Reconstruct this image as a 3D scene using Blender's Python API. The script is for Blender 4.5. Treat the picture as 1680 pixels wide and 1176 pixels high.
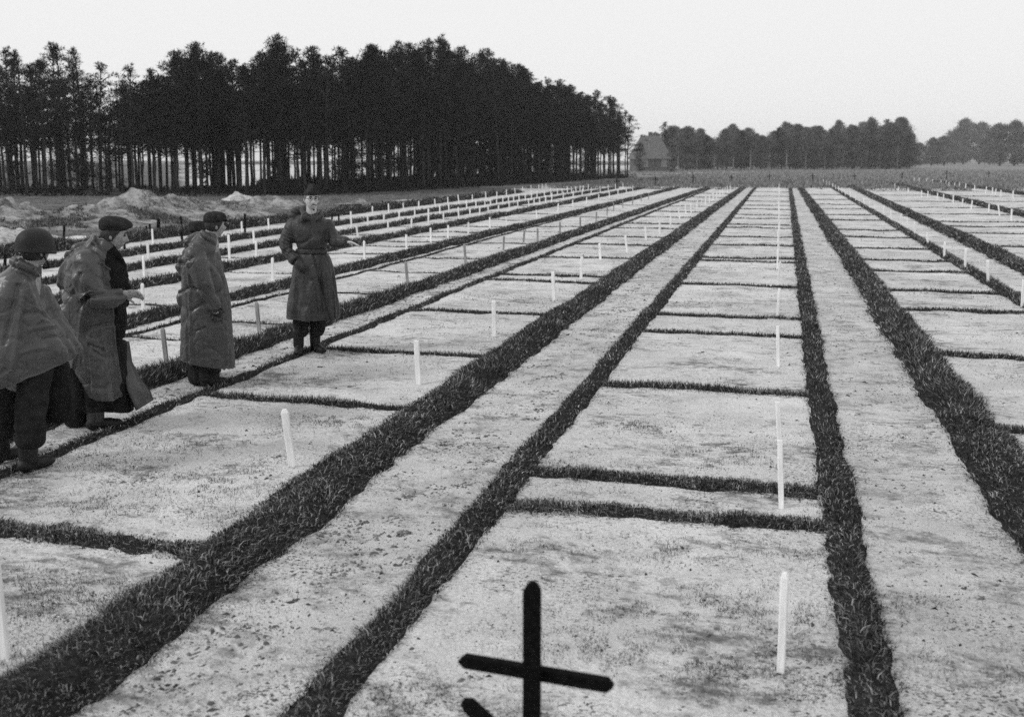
import bpy, bmesh, math, random
import numpy as np
from mathutils import Vector, Matrix, Euler

for o in list(bpy.data.objects):
    bpy.data.objects.remove(o)
random.seed(11)
RNG = np.random.default_rng(7)
scene = bpy.context.scene
COL = scene.collection

# ------------------------------------------------------------------ camera
F_PX, PITCH, CAM_H = 1700.0, math.radians(6.5), 2.15      # focal length in pixels of a 1680 px wide frame
VAN_X, HOR_Y = 1278.0, 262.0
PY0 = HOR_Y + F_PX * math.tan(PITCH)
PX0 = 840.0
YAW = math.atan((VAN_X - PX0) * math.cos(PITCH) / F_PX)
cam_data = bpy.data.cameras.new('camera')
cam = bpy.data.objects.new('camera', cam_data)
COL.objects.link(cam)
cam.location = (0, 0, CAM_H)
cam.rotation_euler = (math.pi / 2 - PITCH, 0, YAW)
cam_data.sensor_width = 36
cam_data.lens = 36 * F_PX / 1680
cam_data.shift_y = -(588 - PY0) / 1680
cam_data.clip_end = 5000
cam_data.dof.use_dof = True
cam_data.dof.focus_distance = 9.5
cam_data.dof.aperture_fstop = 2.8
scene.camera = cam

# ------------------------------------------------------------------ overcast sky
SUN_EL, SUN_AZ = math.radians(40), math.radians(-122)       # azimuth from +Y towards +X
world = bpy.data.worlds.new('World')
scene.world = world
world.use_nodes = True
wn = world.node_tree
wn.nodes.clear()
sky = wn.nodes.new('ShaderNodeTexSky')
sky.sky_type = 'NISHITA'
sky.sun_disc = False
sky.sun_elevation = SUN_EL
sky.sun_rotation = SUN_AZ
sky.dust_density = 4.0
bw = wn.nodes.new('ShaderNodeRGBToBW')
mixs = wn.nodes.new('ShaderNodeMix')
mixs.data_type = 'FLOAT'
mixs.inputs[0].default_value = 0.93
mixs.inputs[3].default_value = 9.5                           # the even cloud layer
bg = wn.nodes.new('ShaderNodeBackground')
bg.inputs[1].default_value = 0.1
wo = wn.nodes.new('ShaderNodeOutputWorld')
wn.links.new(sky.outputs[0], bw.inputs[0])
wn.links.new(bw.outputs[0], mixs.inputs[2])
wn.links.new(mixs.outputs[0], bg.inputs[0])
wn.links.new(bg.outputs[0], wo.inputs[0])

sun_d = bpy.data.lights.new('sun', 'SUN')
sun_d.energy = 1.5
sun_d.angle = math.radians(11)
sun = bpy.data.objects.new('sun', sun_d)
COL.objects.link(sun)
sd = Vector((math.sin(SUN_AZ) * math.cos(SUN_EL), math.cos(SUN_AZ) * math.cos(SUN_EL), math.sin(SUN_EL)))
sun.rotation_euler = sd.to_track_quat('Z', 'Y').to_euler()
sun.location = (-30, -10, 40)

scene.view_settings.view_transform = 'Standard'
scene.view_settings.look = 'None'
scene.view_settings.gamma = 1
scene.view_settings.use_curve_mapping = False
scene.view_settings.exposure = 0.0
scene.render.engine = 'CYCLES'
scene.cycles.max_bounces = 5
scene.cycles.diffuse_bounces = 3
scene.cycles.glossy_bounces = 2
scene.cycles.transmission_bounces = 1
scene.cycles.volume_bounces = 0
scene.cycles.use_denoising = False            # the fine sampling noise stands in for film grain
scene.cycles.use_adaptive_sampling = True
scene.cycles.adaptive_threshold = 0.02

# ------------------------------------------------------------------ camera geometry helpers
_f = np.array([-math.sin(YAW) * math.cos(PITCH), math.cos(YAW) * math.cos(PITCH), -math.sin(PITCH)])
_r = np.array([math.cos(YAW), math.sin(YAW), 0.0])
_u = np.cross(_r, _f)

def ray(px, py):
    return _f + (px - PX0) / F_PX * _r - (py - PY0) / F_PX * _u

def gp(px, py, z=0.0):
    """the ground point seen at a pixel of the photograph"""
    d = ray(px, py)
    t = (z - CAM_H) / d[2]
    return float(d[0] * t), float(d[1] * t)

# ------------------------------------------------------------------ numpy noise
def _hash(ix, iy, iz):
    n = (ix.astype(np.int64) * 374761393 + iy.astype(np.int64) * 668265263 + iz.astype(np.int64) * 2147483647) & 0xffffffff
    n = ((n ^ (n >> 13)) * 1274126177) & 0xffffffff
    n = ((n ^ (n >> 16)) * 2246822519) & 0xffffffff
    return ((n ^ (n >> 15)) & 0xffff) / 65535.0

def vnoise(x, y, z=0.0):
    x, y, z = np.broadcast_arrays(np.asarray(x, float), np.asarray(y, float), np.asarray(z, float))
    ix, iy, iz = np.floor(x), np.floor(y), np.floor(z)
    fx, fy, fz = x - ix, y - iy, z - iz
    fx, fy, fz = [t * t * (3 - 2 * t) for t in (fx, fy, fz)]
    r = 0
    for dx in (0, 1):
        for dy in (0, 1):
            for dz in (0, 1):
                w = (fx if dx else 1 - fx) * (fy if dy else 1 - fy) * (fz if dz else 1 - fz)
                r = r + w * _hash(ix + dx, iy + dy, iz + dz)
    return r * 2 - 1

def fbm(x, y, z=0.0, n=3):
    r, a = 0, 1.0
    for i in range(n):
        r = r + a * vnoise(x * 2 ** i + 17 * i, y * 2 ** i - 9 * i, z * 2 ** i + 5 * i)
        a *= 0.5
    return r

# ------------------------------------------------------------------ materials
MATS = {}
def grey(name, val, rough=0.8, spec=0.3, var=None, scale=8.0, bump=0.0, bump_scale=60.0, fold=0.0, island=0.0, detail=4.0, stretch=None, obj_rand=0.0, pale=0.0):
    """a monochrome procedural material: noise between two greys, fine bump, optional per-piece variation"""
    m = bpy.data.materials.new(name)
    m.use_nodes = True
    nt = m.node_tree
    b = nt.nodes['Principled BSDF']
    b.inputs['Roughness'].default_value = rough
    b.inputs['Specular IOR Level'].default_value = spec
    tc = nt.nodes.new('ShaderNodeTexCoord')
    vec = tc.outputs['Object']
    if stretch:
        mp = nt.nodes.new('ShaderNodeMapping')
        mp.inputs['Scale'].default_value = stretch
        nt.links.new(vec, mp.inputs[0])
        vec = mp.outputs[0]
    nz = nt.nodes.new('ShaderNodeTexNoise')
    nz.inputs['Scale'].default_value = scale
    nz.inputs['Detail'].default_value = detail
    nt.links.new(vec, nz.inputs['Vector'])
    lo, hi = var if var else (val * 0.8, val * 1.2)
    mr = nt.nodes.new('ShaderNodeMapRange')
    mr.inputs['From Min'].default_value = 0.3
    mr.inputs['From Max'].default_value = 0.7
    mr.inputs['To Min'].default_value = lo
    mr.inputs['To Max'].default_value = hi
    nt.links.new(nz.outputs[0], mr.inputs[0])
    out = mr.outputs[0]
    if island or obj_rand:
        if island:
            g = nt.nodes.new('ShaderNodeNewGeometry'); src = g.outputs['Random Per Island']; k = island
        else:
            g = nt.nodes.new('ShaderNodeObjectInfo'); src = g.outputs['Random']; k = obj_rand
        if island and pale:
            pw = nt.nodes.new('ShaderNodeMath'); pw.operation = 'POWER'; pw.inputs[1].default_value = 5.0
            nt.links.new(src, pw.inputs[0])
            sc = nt.nodes.new('ShaderNodeMath'); sc.operation = 'MULTIPLY_ADD'; sc.inputs[1].default_value = pale; sc.inputs[2].default_value = 0.0
            nt.links.new(pw.outputs[0], sc.inputs[0])
            ad = nt.nodes.new('ShaderNodeMath'); ad.operation = 'ADD'
            nt.links.new(sc.outputs[0], ad.inputs[0]); nt.links.new(src, ad.inputs[1])
            src = ad.outputs[0]
        m2 = nt.nodes.new('ShaderNodeMapRange')
        m2.clamp = False
        m2.inputs['To Min'].default_value = 1 - k
        m2.inputs['To Max'].default_value = 1 + k
        nt.links.new(src, m2.inputs[0])
        mu = nt.nodes.new('ShaderNodeMath'); mu.operation = 'MULTIPLY'
        nt.links.new(out, mu.inputs[0]); nt.links.new(m2.outputs[0], mu.inputs[1])
        out = mu.outputs[0]
    nt.links.new(out, b.inputs['Base Color'])
    if bump:
        n2 = nt.nodes.new('ShaderNodeTexNoise')
        n2.inputs['Scale'].default_value = bump_scale
        n2.inputs['Detail'].default_value = 5
        nt.links.new(vec, n2.inputs['Vector'])
        bp = nt.nodes.new('ShaderNodeBump')
        bp.inputs['Strength'].default_value = 1.0
        bp.inputs['Distance'].default_value = bump
        hsrc = n2.outputs[0]
        if fold:
            # crumpled cloth: ridges of a coarse noise
            n3 = nt.nodes.new('ShaderNodeTexNoise'); n3.inputs['Scale'].default_value = 9.0; n3.inputs['Detail'].default_value = 3; n3.inputs['Distortion'].default_value = 0.8
            nt.links.new(vec, n3.inputs['Vector'])
            s1 = nt.nodes.new('ShaderNodeMath'); s1.operation = 'SUBTRACT'; s1.inputs[1].default_value = 0.5
            a1 = nt.nodes.new('ShaderNodeMath'); a1.operation = 'ABSOLUTE'
            m1 = nt.nodes.new('ShaderNodeMath'); m1.operation = 'MULTIPLY_ADD'; m1.inputs[1].default_value = -fold / bump
            nt.links.new(n3.outputs[0], s1.inputs[0]); nt.links.new(s1.outputs[0], a1.inputs[0]); nt.links.new(a1.outputs[0], m1.inputs[0]); nt.links.new(n2.outputs[0], m1.inputs[2])
            hsrc = m1.outputs[0]
        nt.links.new(hsrc, bp.inputs['Height'])
        nt.links.new(bp.outputs[0], b.inputs['Normal'])
    MATS[name] = m
    return m

def sand_material(name, base, dark, patch_lo, patch_hi, speck, patch_scale=1.1):
    """pale sand: grain, damp and organic patches, small dark specks"""
    m = bpy.data.materials.new(name)
    m.use_nodes = True
    nt = m.node_tree
    b = nt.nodes['Principled BSDF']
    b.inputs['Roughness'].default_value = 0.95
    b.inputs['Specular IOR Level'].default_value = 0.15
    tc = nt.nodes.new('ShaderNodeTexCoord')
    def noise(scale, det, rough=0.6, sx=1.0, sy=1.0, off=0.0):
        mp = nt.nodes.new('ShaderNodeMapping')
        mp.inputs['Scale'].default_value = (sx, sy, 1)
        mp.inputs['Location'].default_value = (off, off * 0.7, 0)
        nt.links.new(tc.outputs['Object'], mp.inputs[0])
        n = nt.nodes.new('ShaderNodeTexNoise')
        n.inputs['Scale'].default_value = scale
        n.inputs['Detail'].default_value = det
        n.inputs['Roughness'].default_value = rough
        nt.links.new(mp.outputs[0], n.inputs['Vector'])
        return n.outputs[0]
    def mrange(src, a, c, lo, hi):
        r = nt.nodes.new('ShaderNodeMapRange')
        for i, v in zip(range(1, 5), (a, c, lo, hi)):
            r.inputs[i].default_value = v
        nt.links.new(src, r.inputs[0])
        return r.outputs[0]
    def math_(op, a, c):
        q = nt.nodes.new('ShaderNodeMath'); q.operation = op
        for i, v in enumerate((a, c)):
            if isinstance(v, (int, float)): q.inputs[i].default_value = v
            else: nt.links.new(v, q.inputs[i])
        return q.outputs[0]
    grain = mrange(noise(70, 4), 0.3, 0.7, base * 0.76, base * 1.16)
    broad = math_('MULTIPLY', mrange(noise(2.3, 6, 0.7, 0.8, 1.0, 3), 0.3, 0.72, 0.76, 1.10), mrange(noise(0.55, 3, 0.5, 1, 1, 41), 0.35, 0.65, 0.88, 1.08))
    pn = math_('ADD', math_('MULTIPLY', noise(patch_scale, 8, 0.78, 0.8, 1.15, 9), 0.62), math_('MULTIPLY', noise(9.0, 6, 0.75, 0.7, 1.2, 13), 0.38))
    patch = mrange(pn, patch_lo, patch_hi, 1.0, dark)
    # fine dark crumbs gathered where the patches are
    sp = mrange(noise(58, 4, 0.6, 0.75, 1.0, 21), speck, speck + 0.04, 1.0, 0.15)
    gate = mrange(noise(1.7, 5, 0.65, 1, 1, 33), 0.46, 0.62, 0.0, 1.0)
    inv = math_('SUBTRACT', 1.0, sp)
    spk = math_('SUBTRACT', 1.0, math_('MULTIPLY', inv, gate))
    v = math_('MULTIPLY', math_('MULTIPLY', grain, broad), math_('MULTIPLY', patch, spk))
    nt.links.new(v, b.inputs['Base Color'])
    h = math_('ADD', math_('MULTIPLY', noise(28, 6, 0.65), 1.0), math_('MULTIPLY', noise(110, 3), 0.35))
    bp = nt.nodes.new('ShaderNodeBump')
    bp.inputs['Strength'].default_value = 0.9
    bp.inputs['Distance'].default_value = 0.03
    nt.links.new(h, bp.inputs['Height'])
    nt.links.new(bp.outputs[0], b.inputs['Normal'])
    MATS[name] = m
    return m

sand_material('sand_bed', 0.65, 0.30, 0.515, 0.60, 0.56)
sand_material('sand_path', 0.61, 0.32, 0.495, 0.61, 0.545, 2.2)
sand_material('spoil_sand', 0.40, 0.24, 0.45, 0.57, 0.52, 1.8)
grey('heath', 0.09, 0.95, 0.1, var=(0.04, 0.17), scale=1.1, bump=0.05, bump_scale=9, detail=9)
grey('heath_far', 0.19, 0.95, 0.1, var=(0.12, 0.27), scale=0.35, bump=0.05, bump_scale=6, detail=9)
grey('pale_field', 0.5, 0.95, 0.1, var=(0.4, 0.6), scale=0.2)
grey('turf_soil', 0.02, 0.95, 0.03, var=(0.012, 0.035), scale=20, bump=0.02, bump_scale=60)
grey('turf_grass', 0.06, 0.6, 0.14, var=(0.026, 0.085), scale=3.2, island=0.85, pale=3.2)
grey('weed', 0.07, 0.8, 0.1, var=(0.04, 0.10), scale=3.0, island=0.5)
grey('heath_grass', 0.17, 0.8, 0.2, var=(0.08, 0.26), scale=0.6, island=0.5)
grey('crumb', 0.045, 0.9, 0.04, var=(0.025, 0.09), scale=5, island=0.6)
grey('clod', 0.12, 0.95, 0.04, var=(0.06, 0.20), scale=6, island=0.5)
grey('post_white', 0.78, 0.6, 0.3, var=(0.72, 0.92), scale=9, stretch=(6, 6, 0.6), bump=0.002, bump_scale=30)
grey('post_grey', 0.30, 0.8, 0.2, var=(0.17, 0.38), scale=9, stretch=(6, 6, 0.6), bump=0.003, bump_scale=30)
grey('dark_wood', 0.006, 0.9, 0.04, var=(0.003, 0.009), scale=10, stretch=(6, 6, 0.7), bump=0.003, bump_scale=35)
grey('bark', 0.03, 0.95, 0.04, var=(0.02, 0.055), scale=7, stretch=(1, 1, 0.25), bump=0.02, bump_scale=14)
grey('birch_bark', 0.30, 0.8, 0.2, var=(0.14, 0.42), scale=3, stretch=(1, 1, 2))
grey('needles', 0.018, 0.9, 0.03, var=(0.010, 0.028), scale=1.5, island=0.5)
grey('twigs', 0.11, 0.9, 0.1, var=(0.06, 0.17), scale=1.0, island=0.4)  # bare-twig grey, lightened further: part of the distance haze is in this colour
grey('brick_wall', 0.11, 0.9, 0.1, var=(0.08, 0.13), scale=3)
grey('roof_tile', 0.12, 0.9, 0.1, var=(0.09, 0.15), scale=3)
grey('pane', 0.2, 0.3, 0.5)
grey('frame_white', 0.3, 0.7, 0.2)

# ------------------------------------------------------------------ object helpers
def tag(o, label=None, cat=None, group=None, kind=None):
    if label: o['label'] = label
    if cat: o['category'] = cat
    if group: o['group'] = group
    if kind: o['kind'] = kind
    return o

def link_mesh(name, me, mat=None, parent=None):
    o = bpy.data.objects.new(name, me)
    COL.objects.link(o)
    if mat: me.materials.clear(); me.materials.append(MATS[mat])
    if parent is not None: o.parent = parent
    return o

def np_mesh(name, V, Fc, smooth=False):
    """mesh from arrays; Fc is (n,3) or (n,4)"""
    me = bpy.data.meshes.new(name)
    V = np.asarray(V, np.float32); Fc = np.asarray(Fc, np.int32)
    k = Fc.shape[1]
    me.vertices.add(len(V)); me.vertices.foreach_set('co', V.ravel())
    me.loops.add(Fc.size); me.loops.foreach_set('vertex_index', Fc.ravel())
    me.polygons.add(len(Fc))
    me.polygons.foreach_set('loop_start', np.arange(0, Fc.size, k, dtype=np.int32))
    me.polygons.foreach_set('loop_total', np.full(len(Fc), k, np.int32))
    me.polygons.foreach_set('use_smooth', np.full(len(Fc), smooth, bool))
    me.update(calc_edges=True)
    return me

def empty(name, loc, rz=0.0):
    o = bpy.data.objects.new(name, None)
    COL.objects.link(o)
    o.location = loc
    o.rotation_euler = (0, 0, rz)
    o.empty_display_size = 0.2
    return o

def ordinal(i):
    w = ['first', 'second', 'third', 'fourth', 'fifth', 'sixth', 'seventh', 'eighth', 'ninth', 'tenth', 'eleventh', 'twelfth',
         'thirteenth', 'fourteenth', 'fifteenth', 'sixteenth', 'seventeenth', 'eighteenth', 'nineteenth', 'twentieth']
    t = ['', '', 'twenty', 'thirty', 'forty']
    return w[i] if i < 20 else (t[(i + 1) // 10] + '-' + w[(i + 1) % 10 - 1] if (i + 1) % 10 else {30: 'thirtieth', 40: 'fortieth'}[i + 1])

# ------------------------------------------------------------------ layout: long turf strips, X = a + b*(Y-10)
# key: (a, b, half width, ridge height, blade length, y0, y1, wording)
STRIPS = {
    'S14': (-16.75, 0.004, 0.38, 0.26, 0.14, 15, 66, 'outermost long turf border, nearest the sand heaps and pine wood'),
    'S13': (-14.45, 0.014, 0.26, 0.13, 0.10, 16, 76, 'thin long turf border, second in from the pine wood'),
    'S12': (-12.40, 0.009, 0.21, 0.12, 0.10, 13, 78, 'thin long turf border, third in from the pine wood'),
    'S11': (-10.55, 0.010, 0.24, 0.13, 0.10, 11, 80, 'long turf border, fourth in from the pine wood'),
    'S10': (-8.25, 0.012, 0.25, 0.12, 0.08, 7, 80, 'thick long turf border behind the standing men, beyond the grey stakes'),
    'S9': (-7.68, 0.004, 0.05, 0.04, 0.06, 9, 62, 'narrow turf edging beside the row of grey stakes'),
    'S8': (-5.88, 0.010, 0.25, 0.12, 0.08, 5.0, 80, 'thick long turf border at the backs of the standing men'),
    'S7': (-5.12, 0.004, 0.10, 0.04, 0.05, 4.2, 80, 'narrow turf edging at the feet of the standing men'),
    'S2': (-2.83, 0.003, 0.275, 0.10, 0.056, 2.0, 82, 'broadest turf border, left of the trodden sand path'),
    'S1': (-1.70, 0.0, 0.13, 0.05, 0.050, 2.0, 82, 'turf edging between trodden sand path and the bed behind the black cross'),
    'S0': (0.425, 0.0065, 0.13, 0.06, 0.052, 2.4, 82, 'turf border running straight away beside the middle row of posts'),
    'S3': (1.56, 0.001, 0.255, 0.11, 0.062, 4.4, 82, 'thick turf border on the far side of the smooth sand path'),
    'S4': (3.60, 0.006, 0.15, 0.07, 0.08, 8, 88, 'turf edging behind the slanting row of white stakes'),
    'S5': (4.62, 0.0135, 0.28, 0.15, 0.09, 12, 88, 'thick turf border beyond the slanting sand path at the side'),
    'S6': (8.85, 0.011, 0.30, 0.15, 0.10, 26, 98, 'thick turf border in the field corner behind short white stakes'),
    'S6b': (14.5, 0.004, 0.34, 0.15, 0.10, 40, 110, 'farthest turf border in the field corner below the round trees'),
}
def sx(k, y):
    a, b = STRIPS[k][:2]
    return a + b * max(y - 10, 0)

# ------------------------------------------------------------------ ground
def ground_h(x, y):
    near = np.clip((14 - y) / 10, 0, 1)
    h = 0.016 * fbm(x * 1.3, y * 1.3, 0.3) + 0.007 * fbm(x * 5.0, y * 5.0, 4.1, 2) + 0.004 * near * fbm(x * 19, y * 19, 7.7, 2)
    p1 = np.clip(1 - np.abs(x + 2.18) / 0.42, 0, 1)      # the trodden path: clods and foot marks
    p1 = np.minimum(p1 * 3, 1)
    h = h + p1 * (0.016 * np.abs(fbm(x * 4.2, y * 3.4, 2.2, 2)) - 0.018 * np.clip(vnoise(x * 3.6, y * 2.6, 8.8) - 0.45, 0, 1) * 2.2)
    far = np.clip((np.hypot(x, y) - 60) / 100, 0, 1)
    return h * (1 - far)

def gz(x, y):
    return float(ground_h(np.array([x], float), np.array([y], float))[0])

def geo_axis(start, step, ratio, end):
    out = [start]
    while out[-1] < end:
        out.append(out[-1] + max(step, (out[-1] - start) * ratio))
    out[-1] = end
    return out

# columns: fine over the near beds, with column lines exactly on the path edges
edges = [-5.82, -5.14, -2.7, -1.72, 0.46, 1.42]
xs = set(np.round(np.arange(-6.6, 2.6, 0.034), 4)) | set(edges)
xs = sorted(x for x in xs if all(abs(x - e) > 0.012 or x == e for e in edges))
xs = [-v for v in geo_axis(6.65, 0.07, 0.035, 1500)][::-1] + xs + geo_axis(2.65, 0.07, 0.035, 1500)
ys = [-1500, -400, -100, -30, -8, -2, 0, 1.2, 1.9]
y = 2.2
while y < 1600:
    ys.append(y)
    y += max(0.026, 0.0105 * (y - 1.0) if y < 100 else 0.06 * y)
ys.append(1600)
X, Y = np.meshgrid(np.array(xs), np.array(ys))
Z = ground_h(X, Y)
NX = len(xs)
idx = np.arange(X.size).reshape(X.shape)
quads = np.stack([idx[:-1, :-1], idx[:-1, 1:], idx[1:, 1:], idx[1:, :-1]], -1)
cx = (np.array(xs)[:-1] + np.array(xs)[1:]) / 2
cy = (np.array(ys)[:-1] + np.array(ys)[1:]) / 2
CX, CY = np.meshgrid(cx, cy)
P = np.stack([X.ravel(), Y.ravel(), Z.ravel()], -1)
edge_n = 1.2 * fbm(CX * 0.35, CY * 0.35, 1.5, 3)
in_cem = (CY > -3) & (CY < 83 + edge_n) & (CX > -19 + edge_n) & (CX < 26)
region = np.where(in_cem, 1, 0)
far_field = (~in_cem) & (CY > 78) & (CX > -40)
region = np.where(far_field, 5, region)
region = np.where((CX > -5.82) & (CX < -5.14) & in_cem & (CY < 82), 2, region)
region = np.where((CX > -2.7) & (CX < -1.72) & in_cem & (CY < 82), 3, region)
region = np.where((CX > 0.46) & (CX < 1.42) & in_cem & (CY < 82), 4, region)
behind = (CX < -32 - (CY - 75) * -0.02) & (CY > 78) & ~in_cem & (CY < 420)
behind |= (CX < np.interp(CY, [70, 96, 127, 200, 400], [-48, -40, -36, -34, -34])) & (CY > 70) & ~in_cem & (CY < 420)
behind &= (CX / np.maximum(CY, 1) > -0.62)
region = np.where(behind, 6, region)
def ground_part(name, rid, mat):
    q = quads[region == rid]
    used, inv = np.unique(q, return_inverse=True)
    me = np_mesh(name, P[used], inv.reshape(-1, 4), True)
    o = link_mesh(name, me, mat)
    o['kind'] = 'structure'
    return o
ground_part('ground', 0, 'heath')
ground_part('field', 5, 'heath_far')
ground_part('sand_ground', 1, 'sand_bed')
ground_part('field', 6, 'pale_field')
for r in (2, 3, 4):
    ground_part('sand_path', r, 'sand_path')

# ------------------------------------------------------------------ turf
def blades(x, y, z, lean_x, lean_y, length, width, tall=False):
    """arrays of grass blades: bent two-segment blades near by, single spikes far off"""
    n = len(x)
    az = RNG.uniform(0, 2 * math.pi, n)
    wx, wy = np.cos(az) * width / 2, np.sin(az) * width / 2
    lx = lean_x + RNG.normal(0, 0.65, n); ly = lean_y + RNG.normal(0, 0.65, n)
    up = 1 / np.sqrt(1 + lx * lx + ly * ly)
    b0 = np.stack([x - wx, y - wy, z], -1); b1 = np.stack([x + wx, y + wy, z], -1)
    if not tall:
        t = np.stack([x + lx * up * length, y + ly * up * length, z + up * length], -1)
        V = np.stack([b0, b1, t], 1).reshape(-1, 3)
        Fc = np.arange(n * 3).reshape(-1, 3)
        return V, Fc
    k = 0.55
    mx, my, mz = x + lx * up * length * k * 0.6, y + ly * up * length * k * 0.6, z + up * length * k * 1.08
    m0 = np.stack([mx - wx * 0.75, my - wy * 0.75, mz], -1); m1 = np.stack([mx + wx * 0.75, my + wy * 0.75, mz], -1)
    droop = RNG.uniform(0.55, 1.0, n)
    t = np.stack([x + lx * up * length * 1.25, y + ly * up * length * 1.25, z + up * length * droop], -1)
    V = np.stack([b0, b1, m1, m0, t], 1).reshape(-1, 3)
    i = np.arange(n)[:, None] * 5
    Fc = np.concatenate([i + np.array([[0, 1, 2]]), i + np.array([[0, 2, 3]]), i + np.array([[3, 2, 4]])], 0)
    return V, Fc

def wavy(u, seed, amp):
    return amp * (0.45 * vnoise(u * 0.9, seed) + 0.35 * vnoise(u * 4.5, seed + 3) + 0.5 * vnoise(u * 13, seed + 7) + 0.35 * vnoise(u * 31, seed + 5))

def turf(name, axis, centre, half, y0, y1, ridge, blen, seed, label, cat, group, dens=1.0):
    """a raised turf strip: a lumpy soil ridge and the grass that covers it, one mesh.
    axis 'y': runs away from the camera, centre(u) gives X; axis 'x': runs across, centre(u) gives Y"""
    # ridge
    us = [y0]
    while us[-1] < y1:
        d = us[-1] if axis == 'y' else abs(centre(us[-1]))
        us.append(us[-1] + max(0.05, 0.02 * d))
    us[-1] = y1
    us = np.array(us)
    prof = np.array([-0.97, -0.8, -0.45, 0.0, 0.45, 0.8, 0.97])
    ph = np.array([-0.05, 0.30, 0.75, 1.0, 0.75, 0.30, -0.05])
    c = np.array([centre(u) for u in us])
    hl = half * (1 + wavy(us, seed, 0.28)); hr = half * (1 + wavy(us, seed + 50, 0.28))
    off = np.where(prof[None, :] < 0, prof[None, :] * hl[:, None], prof[None, :] * hr[:, None])
    rid = ridge * (0.75 + 0.5 * (vnoise(us * 2.1, seed + 9) * 0.5 + 0.5))
    A = c[:, None] + off
    U = np.repeat(us[:, None], 7, 1)
    gx, gy = (A, U) if axis == 'y' else (U, A)
    zz = ground_h(gx, gy) + rid[:, None] * ph[None, :] + 0.01 * vnoise(gx * 16, gy * 16, 3.0) - 0.012
    V1 = np.stack([gx.ravel(), gy.ravel(), zz.ravel()], -1)
    ii = np.arange(len(us) * 7).reshape(-1, 7)
    q = np.stack([ii[:-1, :-1], ii[:-1, 1:], ii[1:, 1:], ii[1:, :-1]], -1).reshape(-1, 4)
    if axis == 'x': q = q[:, ::-1]
    F1 = np.concatenate([q[:, [0, 1, 2]], q[:, [0, 2, 3]]])
    Vs, Fs, nv = [V1], [F1], len(V1)
    # grass by distance slices
    cuts = [y0]
    while cuts[-1] < y1:
        cuts.append(min(y1, cuts[-1] + (max(0.8, cuts[-1] * 0.2) if axis == 'y' else 1.0)))
    for a, b in zip(cuts[:-1], cuts[1:]):
        mid = (a + b) / 2
        px, py = (centre(mid), mid) if axis == 'y' else (mid, centre(mid))
        d = math.hypot(px, py)
        rho = min(9000, 7000 * (5.0 / max(d, 1)) ** 1.25) * dens * (1.9 if axis == 'x' else 1.0)
        n = int(rho * (b - a) * 2 * half)
        if n < 1: continue
        u = RNG.uniform(a, b, n)
        s = RNG.uniform(-1, 1, n)
        s = np.sign(s) * np.abs(s) ** 0.85 * 1.08
        stray = RNG.uniform(0, 1, n) < 0.13
        s = np.where(stray, np.sign(s) * (0.95 + np.abs(RNG.normal(0, 0.20, n)) * min(1.0, 0.16 / half + 0.3)), s)
        hl_, hr_ = half * (1 + wavy(u, seed, 0.28)), half * (1 + wavy(u, seed + 50, 0.28))
        of = np.where(s < 0, s * hl_, s * hr_)
        cc = np.interp(u, us, c)
        ax_ = cc + of
        bx, by = (ax_, u) if axis == 'y' else (u, ax_)
        # thin spots
        keep = RNG.uniform(0, 1, n) < 0.85 + 0.45 * vnoise(bx * 3.1, by * 3.1, seed) + 0.5 * (1 - np.abs(s))
        bx, by, s_, u_ = bx[keep], by[keep], s[keep], u[keep]
        n = len(bx)
        if n < 1: continue
        hz = np.interp(u_, us, rid) * np.clip(np.interp(np.abs(s_), [0, .5, .85, 1, 1.2], [1, .75, .30, 0, 0]), 0, 1)
        bz = ground_h(bx, by) + hz - 0.02
        swirl = 0.55 * vnoise(bx * 2.2, by * 2.2, seed + 1.3)
        swirl2 = 0.55 * vnoise(bx * 2.2, by * 2.2, seed + 8.3)
        out = 0.75 * s_
        lx, ly = (out + swirl, swirl2) if axis == 'y' else (swirl2, out + swirl)
        ln = blen * RNG.uniform(0.55, 1.25, n) * (1 + 0.35 * vnoise(bx * 1.5, by * 1.5, seed + 4)) * (1 - 0.35 * np.abs(s_))
        wd = 0.0046 * (max(d, 4) / 4.0) ** 0.85 * RNG.uniform(0.7, 1.3, n)
        V, Fc = blades(bx, by, bz, lx, ly, ln, wd, tall=d < 9)
        Vs.append(V); Fs.append(Fc + nv); nv += len(V)
    me = np_mesh(name, np.concatenate(Vs), np.concatenate(Fs))
    o = link_mesh(name, me)
    me.materials.append(MATS['turf_grass']); me.materials.append(MATS['turf_soil'])
    mi = np.zeros(len(me.polygons), np.int32); mi[:len(F1)] = 1
    me.polygons.foreach_set('material_index', mi)
    tag(o, label, cat, group)
    o['kind'] = 'stuff'
    return o

for si, (k, (a, b, hw, rh, bl, y0, y1, words)) in enumerate(STRIPS.items()):
    turf('turf_border', 'y', lambda u, k=k: sx(k, u), hw, y0, y1, rh, bl, 11.0 + si * 3.7, words, 'turf border', 'long turf borders')

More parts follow.
